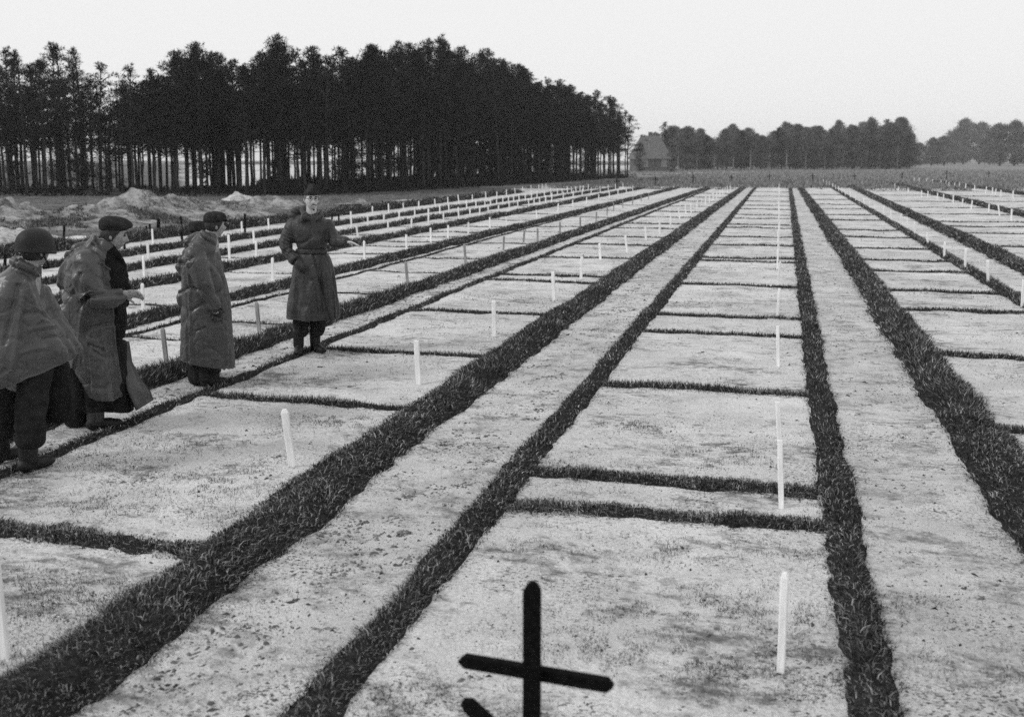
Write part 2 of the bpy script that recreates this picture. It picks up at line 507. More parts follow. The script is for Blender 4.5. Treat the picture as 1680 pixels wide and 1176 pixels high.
# cross strips of turf between the graves of a row: (row words, left strip, right strip, [photo rows at a given column])
def sep_y(px, py):
    return gp(px, py)[1]
C_ROW = [845, 790, 635, 545, 517, 465, 427, 421, 401, 386.6, 372, 367, 357, 351, 342, 336, 329, 321, 314]
ROWS = [
    ('in the middle bed behind the black cross', 'S1', 'S0', [sep_y(1100, p) for p in C_ROW], 0.14, 1.0),
    ('in the bed beside the broadest turf border', 'S7', 'S2', [sep_y(*p) for p in ((150, 884), (500, 658), (670, 578), (780, 513), (884, 462), (893, 452), (945, 423), (1000, 402), (1040, 389), (1045, 375), (1075, 368), (1098, 357), (1110, 348), (1135, 339), (1150, 331), (1165, 324), (1175, 318))], 0.13, 1.0),
    ('in the bed of grey stakes behind the men', 'S9', 'S8', [sep_y(*p) for p in ((253, 556), (425, 531), (596, 482), (665, 447), (745, 425), (840, 400), (905, 381), (935, 373), (985, 357), (1020, 347), (1050, 337))], 0.06, 0.9),
    ('in the bed behind the pointing hand', 'S11', 'S10', [sep_y(*p) for p in ((250, 500), (420, 448), (590, 417), (650, 405), (670, 397), (710, 389), (755, 382), (800, 373), (850, 362), (900, 352), (950, 340), (1000, 328))], 0.065, 0.9),
    ('in the bed beside the smooth sand path', 'S3', 'S4', [sep_y(*p) for p in ((1640, 705), (1610, 585), (1580, 511), (1560, 479), (1510, 446), (1490, 428), (1468, 409), (1445, 390), (1430, 378), (1410, 362), (1400, 353), (1385, 343), (1375, 336), (1362, 328), (1358, 320))], 0.19, 1.0),
    ('in the bed at the field corner', 'S5', 'S6', [sep_y(*p) for p in ((1650, 405), (1640, 384), (1630, 372.5), (1618, 365), (1580, 352), (1530, 341), (1515, 331), (1490, 321), (1460, 314))], 0.15, 1.0),
    ('in the shaded bed near the wood', 'S12', 'S11', [20.5, 24, 27.5, 31.5, 36, 41, 47, 54, 62], 0.05, 0.7),
    ('in the far corner bed below the round trees', 'S6', 'S6b', [50, 58, 66, 76, 86], 0.15, 0.7),
]
for ri, (words, kl, kr, yl, hw, dens) in enumerate(ROWS):
    yl = sorted(yl)
    for i, yy in enumerate(yl):
        xl = sx(kl, yy) + STRIPS[kl][2] * 0.7
        xr = sx(kr, yy) - STRIPS[kr][2] * 0.7
        sd_ = 101.0 + ri * 40 + i * 1.9
        w = hw * (0.85 + 0.3 * random.random())
        tilt = random.uniform(-0.03, 0.03)
        turf('turf_divider', 'x', lambda u, yy=yy, xl=xl, tilt=tilt, sd_=sd_: yy + tilt * (u - xl) + 0.04 * float(vnoise(u * 1.3, sd_)), w, xl, xr, 0.024, 0.064,
             sd_, f'{ordinal(i)} short turf strip from the front {words}', 'turf strip', 'short turf strips dividing the graves', dens)

# low weeds and crumbs lying on the sand
def weeds():
    n = 900000
    yy = 2.4 * (26 / 2.4) ** RNG.uniform(0, 1, n)
    xx = RNG.uniform(-1, 1, n) * (yy * 0.75 + 1.5) - yy * 0.22
    fld = vnoise(xx * 0.9, yy * 0.9, 5.5) * 0.9 + vnoise(xx * 2.6, yy * 2.6, 6.5) * 0.6 + vnoise(xx * 9, yy * 9, 2.5) * 0.5
    keep = (fld > 0.22) & (RNG.uniform(0, 1, n) < (fld - 0.15) * 1.1)
    for (x0, x1) in ((-5.7, -5.2), (-2.5, -1.85), (0.57, 1.26)):
        keep &= ~((xx > x0) & (xx < x1)) | (RNG.uniform(0, 1, n) < 0.2)
    keep &= (xx < 6) & (xx > -9)
    xx, yy = xx[keep], yy[keep]
    d = np.hypot(xx, yy)
    wx_, wy_ = [xx], [yy]
    for (px, py, r) in ((1100, 905, .24), (1285, 905, .2), (1250, 1000, .34), (1110, 1000, .28), (1130, 1082, .3), (1220, 1095, .34), (1330, 1092, .24), (935, 1062, .26), (962, 1012, .2), (770, 1150, .26), (640, 1160, .26), (880, 900, .2), (1190, 860, .2),
                        (560, 690, .3), (350, 790, .36), (150, 825, .3), (250, 965, .3), (120, 1000, .36), (60, 960, .26), (420, 850, .3), (960, 770, .3), (1180, 745, .3), (1040, 700, .25), (1500, 1000, .2), (1420, 900, .12), (1600, 1100, .2)):
        cx_, cy_ = gp(px, py)
        k = int(26000 * r * r)
        u, v = cx_ + RNG.normal(0, r * .8, k), cy_ + RNG.normal(0, r * .45, k)
        m_ = vnoise(u * 11, v * 11, 4.4) + 0.5 * vnoise(u * 27, v * 27, 1.4) > -0.05
        wx_.append(u[m_]); wy_.append(v[m_])
    xx, yy = np.concatenate(wx_), np.concatenate(wy_)
    d = np.hypot(xx, yy)
    V, Fc = blades(xx, yy, ground_h(xx, yy) - 0.006, 0 * xx, 0 * xx, RNG.uniform(0.010, 0.034, len(xx)), 0.0035 * (np.maximum(d, 4) / 4) ** 0.7)
    o = link_mesh('weeds', np_mesh('weeds', V, Fc), 'weed')
    tag(o, 'thin patches of low weeds sprouting on the pale sand', 'weeds', kind='stuff')
weeds()

def crumbs():
    n = 90000
    yy = 2.4 * (34 / 2.4) ** RNG.uniform(0, 1, n)
    xx = RNG.uniform(-1, 1, n) * (yy * 0.75 + 1.5) - yy * 0.22
    fld = vnoise(xx * 1.2, yy * 1.2, 15.5) + 0.7 * vnoise(xx * 4, yy * 4, 16.5)
    path = ((xx > -2.5) & (xx < -1.85)) | ((xx > 0.57) & (xx < 1.26)) | ((xx > -5.7) & (xx < -5.2))
    keep = RNG.uniform(0, 1, n) < np.where(path, 0.5, 0.25) + 0.5 * fld
    keep &= (xx < 7) & (xx > -9)
    xx, yy = xx[keep], yy[keep]
    n = len(xx)
    d = np.hypot(xx, yy)
    s = RNG.uniform(0.002, 0.0062, n) * (np.maximum(d, 2) / 5) ** 0.6 * np.where(RNG.uniform(0, 1, n) < 0.05, 2.4, 1)
    az = RNG.uniform(0, 6.28, n)
    e = RNG.uniform(0.8, 2.2, n)
    ca, sa = np.cos(az), np.sin(az)
    z = ground_h(xx, yy)
    def pt(a, b, c):
        return np.stack([xx + ca * a * s * e - sa * b * s, yy + sa * a * s * e + ca * b * s, z + c * s], -1)
    V = np.stack([pt(-1, -.4, -.3), pt(.9, -.7, -.3), pt(.2, .9, -.3), pt(RNG.uniform(-.5, .5, n), 0.1, RNG.uniform(.3, .9, n))], 1).reshape(-1, 3)
    i = np.arange(n)[:, None] * 4
    Fc = np.concatenate([i + np.array([t]) for t in ((0, 1, 3), (1, 2, 3), (2, 0, 3))])
    o = link_mesh('debris', np_mesh('debris', V, Fc), 'crumb')
    tag(o, 'dark crumbs, twigs and clods strewn over the pale sand', 'debris', kind='stuff')
crumbs()

def clods():
    """dark scuffed clods and foot marks, in little clusters along the paths and thinly on the beds"""
    rng = np.random.default_rng(23)
    PX_, PY_, SS = [], [], []
    def cluster(x, y, r, k, s):
        a = rng.uniform(0, 6.283); e = rng.uniform(1.2, 2.6)
        u, v = rng.normal(0, r, k) * e, rng.normal(0, r, k)
        PX_.append(x + u * math.cos(a * 0.25) - v * math.sin(a * 0.25)); PY_.append(y + u * math.sin(a * 0.25) + v * math.cos(a * 0.25)); SS.append(rng.uniform(0.25, 1.0, k) ** 1.5 * 1.7 * s * rng.uniform(.6, 1.7))
    for k in range(300):
        y = 2.6 * (40 / 2.6) ** rng.uniform(0, 1)
        cluster(rng.uniform(-2.5, -1.9), y, rng.uniform(.02, .06), int(rng.integers(8, 34)), 0.0065)
    for k in range(170):
        y = 3.0 * (40 / 3.0) ** rng.uniform(0, 1)
        cluster(rng.uniform(.58, 1.22), y, rng.uniform(.02, .06), int(rng.integers(4, 14)), 0.006)
    for k in range(160):
        cluster(rng.uniform(-5.6, -5.2), rng.uniform(5, 22), rng.uniform(.03, .07), int(rng.integers(5, 18)), 0.009)
    for k in range(420):
        y = 2.6 * (24 / 2.6) ** rng.uniform(0, 1)
        x = rng.uniform(-1, 1) * (y * .7 + 1) - y * .22
        if -9 < x < 5: cluster(x, y, rng.uniform(.01, .05), int(rng.integers(3, 12)), 0.006)
    xx, yy, s = np.concatenate(PX_), np.concatenate(PY_), np.concatenate(SS)
    n = len(xx); az = rng.uniform(0, 6.28, n); e = rng.uniform(1, 2.4, n); ca, sa = np.cos(az), np.sin(az); z = ground_h(xx, yy)
    pts = []
    m = 5
    for j in range(m):
        a = 2 * math.pi * j / m; r = rng.uniform(.6, 1.2, n)
        u, v = math.cos(a) * r * e * s, math.sin(a) * r * s
        pts.append(np.stack([xx + ca * u - sa * v, yy + sa * u + ca * v, z - .002], -1))
    pts.append(np.stack([xx, yy, z + s * rng.uniform(.3, .9, n)], -1))
    V = np.stack(pts, 1).reshape(-1, 3); i = np.arange(n)[:, None] * (m + 1)
    Fc = np.concatenate([i + np.array([(j, (j + 1) % m, m)]) for j in range(m)])
    o = link_mesh('clods', np_mesh('clods', V, Fc), 'clod')
    tag(o, 'dark scuffed clods scattered along the sand paths', 'clods', kind='stuff')
clods()

# ------------------------------------------------------------------ marker posts
def post_mesh(name, w, t, h, pointed=0.0):
    """a sawn stake: chamfered edges, a worn top, buried foot"""
    bm = bmesh.new()
    c = min(w, t) * 0.18
    def ring(z, k):
        pts = []
        for sx_, sy_ in ((-1, -1), (1, -1), (1, 1), (-1, 1)):
            a, b = sx_ * w / 2 * k, sy_ * t / 2 * k
            first = (a, b - sy_ * c) if sx_ * sy_ > 0 else (a - sx_ * c, b)
            second = (a - sx_ * c, b) if sx_ * sy_ > 0 else (a, b - sy_ * c)
            pts += [bm.verts.new((first[0], first[1], z)), bm.verts.new((second[0], second[1], z))]
        return pts
    rs = [ring(-0.08, 0.94), ring(h * 0.5, 1.0), ring(h - 0.006 - pointed, 0.99), ring(h, 0.55 if pointed else 0.93)]
    for r0, r1 in zip(rs[:-1], rs[1:]):
        for i in range(8):
            bm.faces.new((r0[i], r0[(i + 1) % 8], r1[(i + 1) % 8], r1[i]))
    bm.faces.new(rs[-1])
    me = bpy.data.meshes.new(name)
    bm.normal_update()
    bm.to_mesh(me); bm.free()
    return me

POSTS = {}
def put_post(x, y, h, w, mat, label, group, lean=None):
    key = (round(h, 2), round(w, 3), mat)
    if key not in POSTS:
        POSTS[key] = post_mesh('marker_post', w, w * 0.55, h, 0.02 if (round(h * 100) % 3 == 0) else 0.0)
        POSTS[key].materials.append(MATS[mat])
    o = bpy.data.objects.new('marker_post', POSTS[key])
    COL.objects.link(o)
    o.location = (x, y, gz(x, y))
    lx, ly = lean if lean else (random.gauss(0, 0.04), random.gauss(-0.02, 0.045))
    o.rotation_euler = (lx, ly, YAW * 0.3 + random.uniform(-0.25, 0.25))
    tag(o, label, 'post', group)
    return o

def Y_at(px, py):
    return gp(px, py)

# every row: wording, material, width, default height, list of (column, row of the foot[, height])
POST_ROWS = [
    ('in the middle bed behind the black cross', 'post_white', 0.034, 0.44,
     [(1281, 1100, .45), (1282, 832, .43), (1280, 747, .40), (1277, 601, .43), (1275, 522, .40), (1276, 468, .43), (1275, 443, .40), (1277, 424, .42),
      (1278, 409, .42), (1277, 396, .4), (1278, 385, .4), (1278, 375, .42), (1278, 366, .4), (1278, 358, .4), (1278, 350, .42), (1278, 343, .4), (1278, 337, .4),
      (1278, 331, .42), (1278, 326, .4), (1278, 321, .42), (1278, 317, .42), (1278, 312, .45)]),
    ('in the row beside the broadest turf border', 'post_white', 0.052, 0.42,
     [(6, 1082, .50), (480, 766, .42), (687, 629, .43), (811, 552, .45), (909, 493, .45), (953, 458, .41), (985, 426, .36), (1029, 414, .41), (1060, 394, .37), (1082, 383, .4),
      (1100, 369, .38), (1115, 360, .4), (1125, 351, .38), (1134, 350, .4), (1143, 344, .4), (1151, 339, .38), (1157, 336, .4), (1164, 332, .4), (1170, 329, .4), (1176, 326, .4),
      (1181, 323, .4), (1186, 320, .4), (1190, 318, .4), (1194, 316, .42), (1198, 314, .4)]),
    ('in the row of grey stakes behind the men', 'post_grey', 0.048, 0.42,
     [(274, 603, .42), (426, 548, .42), (669, 467, .42), (764, 432, .4), (826, 411, .34), (859, 398, .3), (882, 396, .36), (919, 387, .4), (952, 377, .38), (978, 366, .38), (996, 355, .36), (1007, 347, .36),
      (1022, 341, .36), (1038, 336, .36), (1052, 331, .36), (1064, 327, .36)]),
    ('in the row beyond the grey stakes', 'post_white', 0.048, 0.42,
     [(86, 545, .45), (235, 513, .42), (447, 461, .42), (598, 428, .42), (667, 412, .4), (707, 398, .38), (735, 391, .36), (768, 384, .34), (804, 374, .34), (831, 370, .3), (881, 357, .3), (915, 348, .34),
      (940, 341, .34), (962, 335, .34), (982, 330, .34), (1000, 325, .36), (1014, 321, .36), (1028, 317, .36), (1038, 314, .36)]),
    ('in the second row behind the pointing hand', 'post_white', 0.050, 0.42,
     [(40, 482, .5), (237, 457, .42), (377, 433, .60), (421, 427, .42), (588, 393, .38), (637, 387, .42), (675, 382, .42), (703, 374, .60), (728, 369, .4), (753, 364, .5), (772, 361, .42), (787, 358, .42), (802, 356, .44), (819, 354, .42),
      (836, 347, .4), (850, 345, .44), (868, 341, .42), (876, 340, .4), (886, 337, .4), (895, 335, .42), (905, 332, .46), (924, 327, .4), (940, 324, .4), (955, 321, .4), (970, 318, .4), (985, 315, .4), (998, 313, .4), (1010, 311, .4), (1022, 309, .4)]),
    ('in the third row behind the pointing hand', 'post_white', 0.050, 0.42,
     [(68, 452, .45), (244, 431, .40), (417, 401, .36), (577, 378, .58), (604, 373, .40), (630, 372, .4), (655, 366, .42), (681, 360, .42), (722, 355, .42), (737, 352, .44), (766, 345, .44), (781, 343, .4), (796, 341, .4), (805, 338, .38),
      (815, 337, .42), (825, 335, .4), (834, 334, .42), (843, 332, .4), (852, 331, .4), (862, 331, .42), (872, 329, .5), (881, 326, .4), (893, 325, .44), (904, 323, .5), (915, 322, .46), (922, 323, .46), (931, 318, .44), (938, 317, .4), (945, 316, .4), (951, 315, .4), (957, 314, .4), (965, 312, .4)]),
    ('in the outermost row near the heaps', 'post_white', 0.050, 0.42,
     [(251, 401, .40), (397, 383, .36), (441, 376, .34), (611, 357, .42), (638, 351, .42), (662, 342, .26), (687, 343, .36), (714, 340, .38), (735, 337, .4), (753, 334, .44), (775, 331, .36), (797, 327, .4), (815, 325, .36), (831, 322, .4), (845, 318, .36),
      (858, 315, .36), (871, 313, .4), (884, 312, .38), (890, 311, .4), (896, 311, .4)]),
    ('in the slanting row beside the side path', 'post_white', 0.046, 0.42,
     [(1677, 504, .40), (1621, 466, .42), (1583, 442, .42), (1549, 423, .36), (1522, 403, .34), (1501, 388, .40), (1490, 379, .38), (1478, 371, .42), (1462, 362, .38), (1450, 355, .40), (1427, 343, .36), (1418, 338, .36), (1404, 331, .36), (1395, 326, .36),
      (1387, 322, .38), (1381, 318, .38), (1376, 315, .38), (1371, 312, .38), (1366, 309, .4), (1361, 306, .4), (1356, 304, .42), (1351, 302, .42)]),
    ('in the row along the field-corner border', 'post_white', 0.052, 0.42,
     [(1659, 362, .42), (1640, 355, .42), (1622, 349, .36), (1593, 344, .40), (1579, 341, .42), (1564, 334, .4), (1548, 331, .4), (1538, 329, .4), (1522, 325, .38), (1512, 324, .4), (1490, 318, .36), (1474, 315, .36), (1468, 309, .38)]),
    ('in the row below the round trees', 'post_white', 0.06, 0.42,
     [(1662, 326, .44), (1642, 323, .4), (1633, 321, .4), (1628, 319, .42), (1617, 317, .42), (1599, 312, .36), (1584, 310, .40), (1574, 308, .4), (1566, 308, .4), (1557, 306, .36), (1552, 304, .4), (1544, 302, .36), (1530, 301, .36), (1520, 299, .36), (1508, 298, .38), (1500, 297, .38)]),
]
for words, mat, w, hd, lst in POST_ROWS:
    col = 'grey wooden stake' if mat == 'post_grey' else 'white wooden post'
    for i, p in enumerate(lst):
        x, y_ = gp(p[0], p[1])
        lean = None
        if p[:2] == (480, 766): lean = (0.02, -0.11)
        if p[:2] in ((274, 603), (426, 548)): lean = (0.0, -0.08)
        lab = f'{col} {ordinal(i)} from the front {words}'
        put_post(x, y_, p[2], w, mat, lab, f'posts {words}', lean)

# ------------------------------------------------------------------ crosses
def bar(name, p0, p1, w, t, mat, parent=None, pointed=True):
    """a sawn board from p0 to p1 with pointed, worn ends"""
    p0, p1 = Vector(p0), Vector(p1)
    L = (p1 - p0).length
    bm = bmesh.new()
    tip = w * 0.55
    if pointed:
        prof = [(0, -w * .05), (tip * .9, -w / 2), (L - tip * .9, -w / 2), (L, -w * .05), (L, w * .05), (L - tip * .9, w / 2), (tip * .9, w / 2), (0, w * .05)]
    else:
        prof = [(0, -w / 2), (L - tip, -w / 2), (L - tip * .25, -w * .3), (L, -w * .08), (L, w * .08), (L - tip * .25, w * .3), (L - tip, w / 2), (0, w / 2)]
    lo = [bm.verts.new((a, b, -t / 2)) for a, b in prof]
    hi = [bm.verts.new((a, b, t / 2)) for a, b in prof]
    bm.faces.new(lo[::-1]); bm.faces.new(hi)
    for i in range(len(prof)):
        j = (i + 1) % len(prof)
        bm.faces.new((lo[i], lo[j], hi[j], hi[i]))
    bmesh.ops.bevel(bm, geom=list(bm.edges), offset=min(w, t) * 0.08, segments=1, affect='EDGES')
    me = bpy.data.meshes.new(name)
    bm.to_mesh(me); bm.free()
    o = link_mesh(name, me, mat, parent)
    x = (p1 - p0).normalized()
    y = Vector((0, 1, 0)) if abs(x.y) < 0.9 else Vector((1, 0, 0))
    z = x.cross(y).normalized()           # board width lies across z, its face looks along y
    M = Matrix((x, z, -(x.cross(z)) * -1)).transposed()
    yv = z
    zv = x.cross(yv)
    M = Matrix((x, yv, zv)).transposed().to_4x4()
    M.translation = p0
    o.matrix_local = M
    return o

def grave_cross(loc, rz, H, W, w, label, group=None, slant=True, hb=0.66):
    r = empty('grave_cross', (loc[0], loc[1], gz(*loc)), rz)
    t = w * 0.62
    bar('upright', (0, 0, -0.1), (0, 0, H), w, t, 'dark_wood', r, pointed=False)
    bar('crossbar', (-W / 2, t * 0.98, H * hb), (W / 2, t * 0.98, H * hb - 0.008), w * 0.78, t, 'dark_wood', r)
    if slant:
        bar('slanted_footrest', (-W * 0.43, -t * 0.98, H * hb - 0.085), (W * 0.43, -t * 0.98, H * hb - 0.375), w * 0.85, t, 'dark_wood', r)
    tag(r, label, 'cross', group)
    return r
cross_d = 2.7
dvec = ray(873, 957); k = cross_d / (dvec[1] * math.cos(YAW) - dvec[0] * math.sin(YAW))
cross_xy = (float(dvec[0] * k), float(dvec[1] * k))
cross_H = float(CAM_H + dvec[2] * k)
print('cross', cross_xy, cross_H)
cr = grave_cross(cross_xy, YAW - 0.30, cross_H, 0.445, 0.046, 'black wooden three-bar cross standing close in front of the camera', hb=1 - 0.268 / cross_H)

for i, (px, py) in enumerate([(1012, 307), (1075, 304), (1137, 302), (1200, 299), (1262, 298), (1333, 298), (1402, 296), (1480, 294), (1553, 296), (1622, 291)]):
    x, y_ = gp(px, py)
    tall = 1.1 if i == 8 else 0.7 + 0.08 * (i % 3)
    grave_cross((x, y_), random.uniform(-.3, .3), tall, 0.5, 0.075, f'{ordinal(i)} small dark cross from the wood in the line across the far field', 'dark crosses in line across the far field', False)

# ------------------------------------------------------------------ spoil heaps and odds and ends on the left
def heap(px, py, rx, ry, h, seed, label, mat='spoil_sand', tufts=0.5, jag=0.5):
    x0, y0 = gp(px, py)
    n, m = 90, 44
    th = np.linspace(0, 2 * math.pi, n, endpoint=False)
    rr = np.linspace(0, 1, m)
    T, R = np.meshgrid(th, rr)
    edge = 1 + 0.25 * vnoise(np.cos(T) * 1.8 + seed, np.sin(T) * 1.8, seed)
    gx = x0 + R * rx * edge * np.cos(T); gy = y0 + R * ry * edge * np.sin(T)
    prof = np.clip(1 - R ** 1.4, 0, 1)
    ridg = 0.7 + jag * fbm(gx * 0.8 + seed, gy * 0.8, seed, 3)
    z = h * prof * np.clip(ridg, 0.15, 1.6) + 0.07 * prof ** 0.3 * fbm(gx * 3.2, gy * 3.2, seed, 3) * (R < 0.97) + ground_h(gx, gy) - 0.03 * R
    V = np.stack([gx.ravel(), gy.ravel(), z.ravel()], -1)
    ii = np.arange(n * m).reshape(m, n)
    jj = np.roll(ii, -1, 1)
    q = np.stack([ii[:-1], ii[1:], jj[1:], jj[:-1]], -1).reshape(-1, 4)
    V[:, 0] -= x0; V[:, 1] -= y0
    o = link_mesh('sand_heap', np_mesh('sand_heap', V, q, True), mat)
    o.location = (x0, y0, 0)
    tag(o, label, 'sand heap', 'heaps of dug sand near the wood')
    if tufts:
        k = int(5200 * tufts * rx * ry)
        t = RNG.uniform(0, 2 * math.pi, k); r = np.sqrt(RNG.uniform(0, 1, k))
        bx = r * rx * np.cos(t); by = r * ry * np.sin(t)
        f = vnoise((bx + x0) * 0.9, (by + y0) * 0.9, seed + 3) + 0.5 * vnoise((bx + x0) * 2.6, (by + y0) * 2.6, seed)
        kp = f > 0.62 - tufts
        bx, by = bx[kp], by[kp]
        from mathutils.bvhtree import BVHTree
        bvh = BVHTree.FromPolygons([tuple(v) for v in V], [tuple(int(c) for c in f_) for f_ in q])
        bz = np.array([(lambda h_: h_[0].z if h_[0] else 0.0)(bvh.ray_cast(Vector((a, b, 9)), Vector((0, 0, -1)))) for a, b in zip(bx, by)])
        Vb, Fb = blades(bx, by, bz - 0.03, 0 * bx, 0 * bx, RNG.uniform(0.06, 0.2, len(bx)), RNG.uniform(0.015, 0.035, len(bx)))
        g = link_mesh('weeds', np_mesh('weeds', Vb, Fb), 'turf_grass', o)
        g['kind'] = 'stuff'
heap(215, 358, 5.4, 2.6, 0.8, 2.0, 'long jagged heap of pale sand behind the man in the soft cap', tufts=0.32)
heap(292, 354, 4.0, 2.4, 0.85, 6.0, 'highest pale sand heap behind the man in the peaked cap', tufts=0.25)
heap(105, 366, 4.4, 3.4, 0.8, 9.0, 'weedy dark heap of earth behind the steel helmet', tufts=0.75)
heap(0, 372, 2.6, 2.6, 0.95, 12.0, 'weedy earth heap at the picture edge beyond the bright sand', tufts=0.55)
heap(10, 404, 1.6, 1.9, 0.5, 19.0, 'bright bare sand heap at the picture edge left of the helmet', tufts=0.0, mat='sand_path')
heap(440, 341, 1.8, 1.6, 0.66, 14.0, 'small sand heap behind the man in the garrison cap', tufts=0.15)
heap(470, 340, 0.9, 1.1, 0.5, 15.0, 'pale little sand heap touching the hood of the garrison-cap man', tufts=0.05)
heap(392, 329, 0.9, 0.9, 0.42, 16.0, 'tiny bright mound of sand in front of the wood', tufts=0.0, mat='sand_path')
heap(586, 336, 1.1, 1.0, 0.28, 17.0, 'flat pale sand heap beyond the low wooden rail', tufts=0.1)

for i, (px, py, h) in enumerate([(241, 386, .26), (246, 384, .3), (258, 382, .42), (262, 383, .42), (298, 377, .42), (104, 402, .5), (375, 367, .3), (402, 386, .62), (300, 402, .34), (205, 412, .34), (8, 440, .3), (544, 365, .34), (556, 366, .34)]):
    x, y_ = gp(px, py)
    put_post(x, y_, h, 0.06, 'dark_wood', f'{ordinal(i)} thin dark stake near the outermost turf border by the heaps', 'thin dark stakes by the heaps', (random.uniform(-.15, .15), random.uniform(-.2, .2)))

def low_rail():
    x, y_ = gp(576, 347)
    r = empty('low_rail', (x, y_, gz(x, y_)), YAW + 0.1)
    bar('rail', (-.48, 0, .26), (.48, .05, .27), .06, .05, 'dark_wood', r)
    for s in (-.42, .42):
        bar('leg', (s, 0.06, -.05), (s, 0.06, .29), .06, .05, 'dark_wood', r, False)
    tag(r, 'low dark wooden rail on two legs in front of the pale sand heap', 'rail')
low_rail()

# ------------------------------------------------------------------ trees
def spikes(c, rad, n, L, W, flat=0.5, up=0.35, rng=RNG):
    """a clump of needle sprays around a centre"""
    d = rng.normal(0, 1, (n, 3)); d /= np.linalg.norm(d, axis=1)[:, None]
    r = rng.uniform(0.25, 1, n) ** 0.6
    p = np.array(c) + d * r[:, None] * np.array([rad, rad, rad * flat])
    t = d * 0.8 + rng.normal(0, 0.5, (n, 3)); t[:, 2] += up
    t /= np.linalg.norm(t, axis=1)[:, None]
    s = np.cross(t, rng.normal(0, 1, (n, 3))); s /= np.linalg.norm(s, axis=1)[:, None] + 1e-9
    l = L * rng.uniform(0.6, 1.3, n)[:, None]; w = W * rng.uniform(0.6, 1.3, n)[:, None]
    V = np.stack([p - s * w / 2, p + s * w / 2, p + t * l], 1).reshape(-1, 3)
    return V

def limb(pts, radii, sides=6):
    V, Fc = [], []
    pts = [Vector(p) for p in pts]
    for i, (p, r) in enumerate(zip(pts, radii)):
        t = (pts[min(i + 1, len(pts) - 1)] - pts[max(i - 1, 0)]).normalized()
        a = t.orthogonal().normalized(); b = t.cross(a)
        for k in range(sides):
            an = 2 * math.pi * k / sides
            V.append(p + (a * math.cos(an) + b * math.sin(an)) * r)
    for i in range(len(pts) - 1):
        for k in range(sides):
            k2 = (k + 1) % sides
            Fc.append((i * sides + k, i * sides + k2, (i + 1) * sides + k2, (i + 1) * sides + k))
    return [tuple(v) for v in V], Fc

def pine_proto(seed, H, crown0, spread, clumps, r0=0.13, lean=0.0, per=95, whorl=0):
    rnd = random.Random(seed); rng = np.random.default_rng(seed)
    V, Fc = [], []
    def add(v, f):
        o = len(V); V.extend(v); Fc.extend([tuple(i + o for i in q) for q in f])
    n = 9
    wob = [(rnd.uniform(-.06, .06) + lean * (i / n) ** 2 * 1.0, rnd.uniform(-.06, .06)) for i in range(n + 1)]
    wob[0] = (0, 0)
    tp = [(wob[i][0], wob[i][1], -0.15 + (H - 0.2) * i / n) for i in range(n + 1)]
    add(*limb(tp, [r0 * (1.25 if i == 0 else 1) * (1 - 0.8 * (i / n) ** 1.3) for i in range(n + 1)], 8))
    def at(z):
        u = min(max((z + 0.15) / (H - 0.2) * n, 0), n - 0.001); i = int(u); f = u - i
        return [tp[i][k] * (1 - f) + tp[i + 1][k] * f for k in range(2)]
    CV = []
    for c in range(clumps):
        u = (c + rnd.random()) / clumps
        if whorl: u = (int(u * whorl) + rnd.uniform(.35, .65)) / whorl
        z = crown0 + (H - crown0) * u ** 0.85
        u = (z - crown0) / (H - crown0)
        prof = spread * (0.75 + 0.5 * u) * (1 - u ** 1.7) ** 0.9 + 0.12
        an = rnd.uniform(0, 6.283); rr = prof * rnd.uniform(0.2, 1.25)
        bx, by = at(z - 0.3)
        cpos = (bx + rr * math.cos(an), by + rr * math.sin(an), z)
        add(*limb([(bx, by, z - 0.35 - 0.2 * rr), ((bx + cpos[0]) / 2, (by + cpos[1]) / 2, z - 0.2), cpos], [0.035, 0.025, 0.01], 4))
        cr_ = rnd.uniform(0.26, 0.62) * (0.6 + 0.5 * (1 - u))
        CV.append(spikes(cpos, cr_, int(per * (cr_ / 0.5) ** 2), 0.20, 0.05, 0.42, 0.4, rng))
    for k in range(7):                                    # a feathery leader
        bx, by = at(H)
        CV.append(spikes((bx + rnd.uniform(-.2, .2), by + rnd.uniform(-.2, .2), H - 0.75 + 0.13 * k), 0.27 - 0.03 * k, 30, 0.2, 0.045, 1.0, 0.7, rng))
    for k in range(10):                                   # dead branches below the crown
        z = rnd.uniform(1.0, crown0 + 0.4); an = rnd.uniform(0, 6.283); l = rnd.uniform(0.25, 1.0)
        bx, by = at(z)
        add(*limb([(bx, by, z), (bx + l * math.cos(an), by + l * math.sin(an), z + rnd.uniform(-.15, .25))], [0.022, 0.006], 4))
    CV = np.concatenate(CV)
    tm = bpy.data.meshes.new('trunk'); tm.from_pydata(V, [], Fc); tm.update(); tm.materials.append(MATS['bark'])
    cm = np_mesh('crown', CV, np.arange(len(CV)).reshape(-1, 3)); cm.materials.append(MATS['needles'])
    return tm, cm

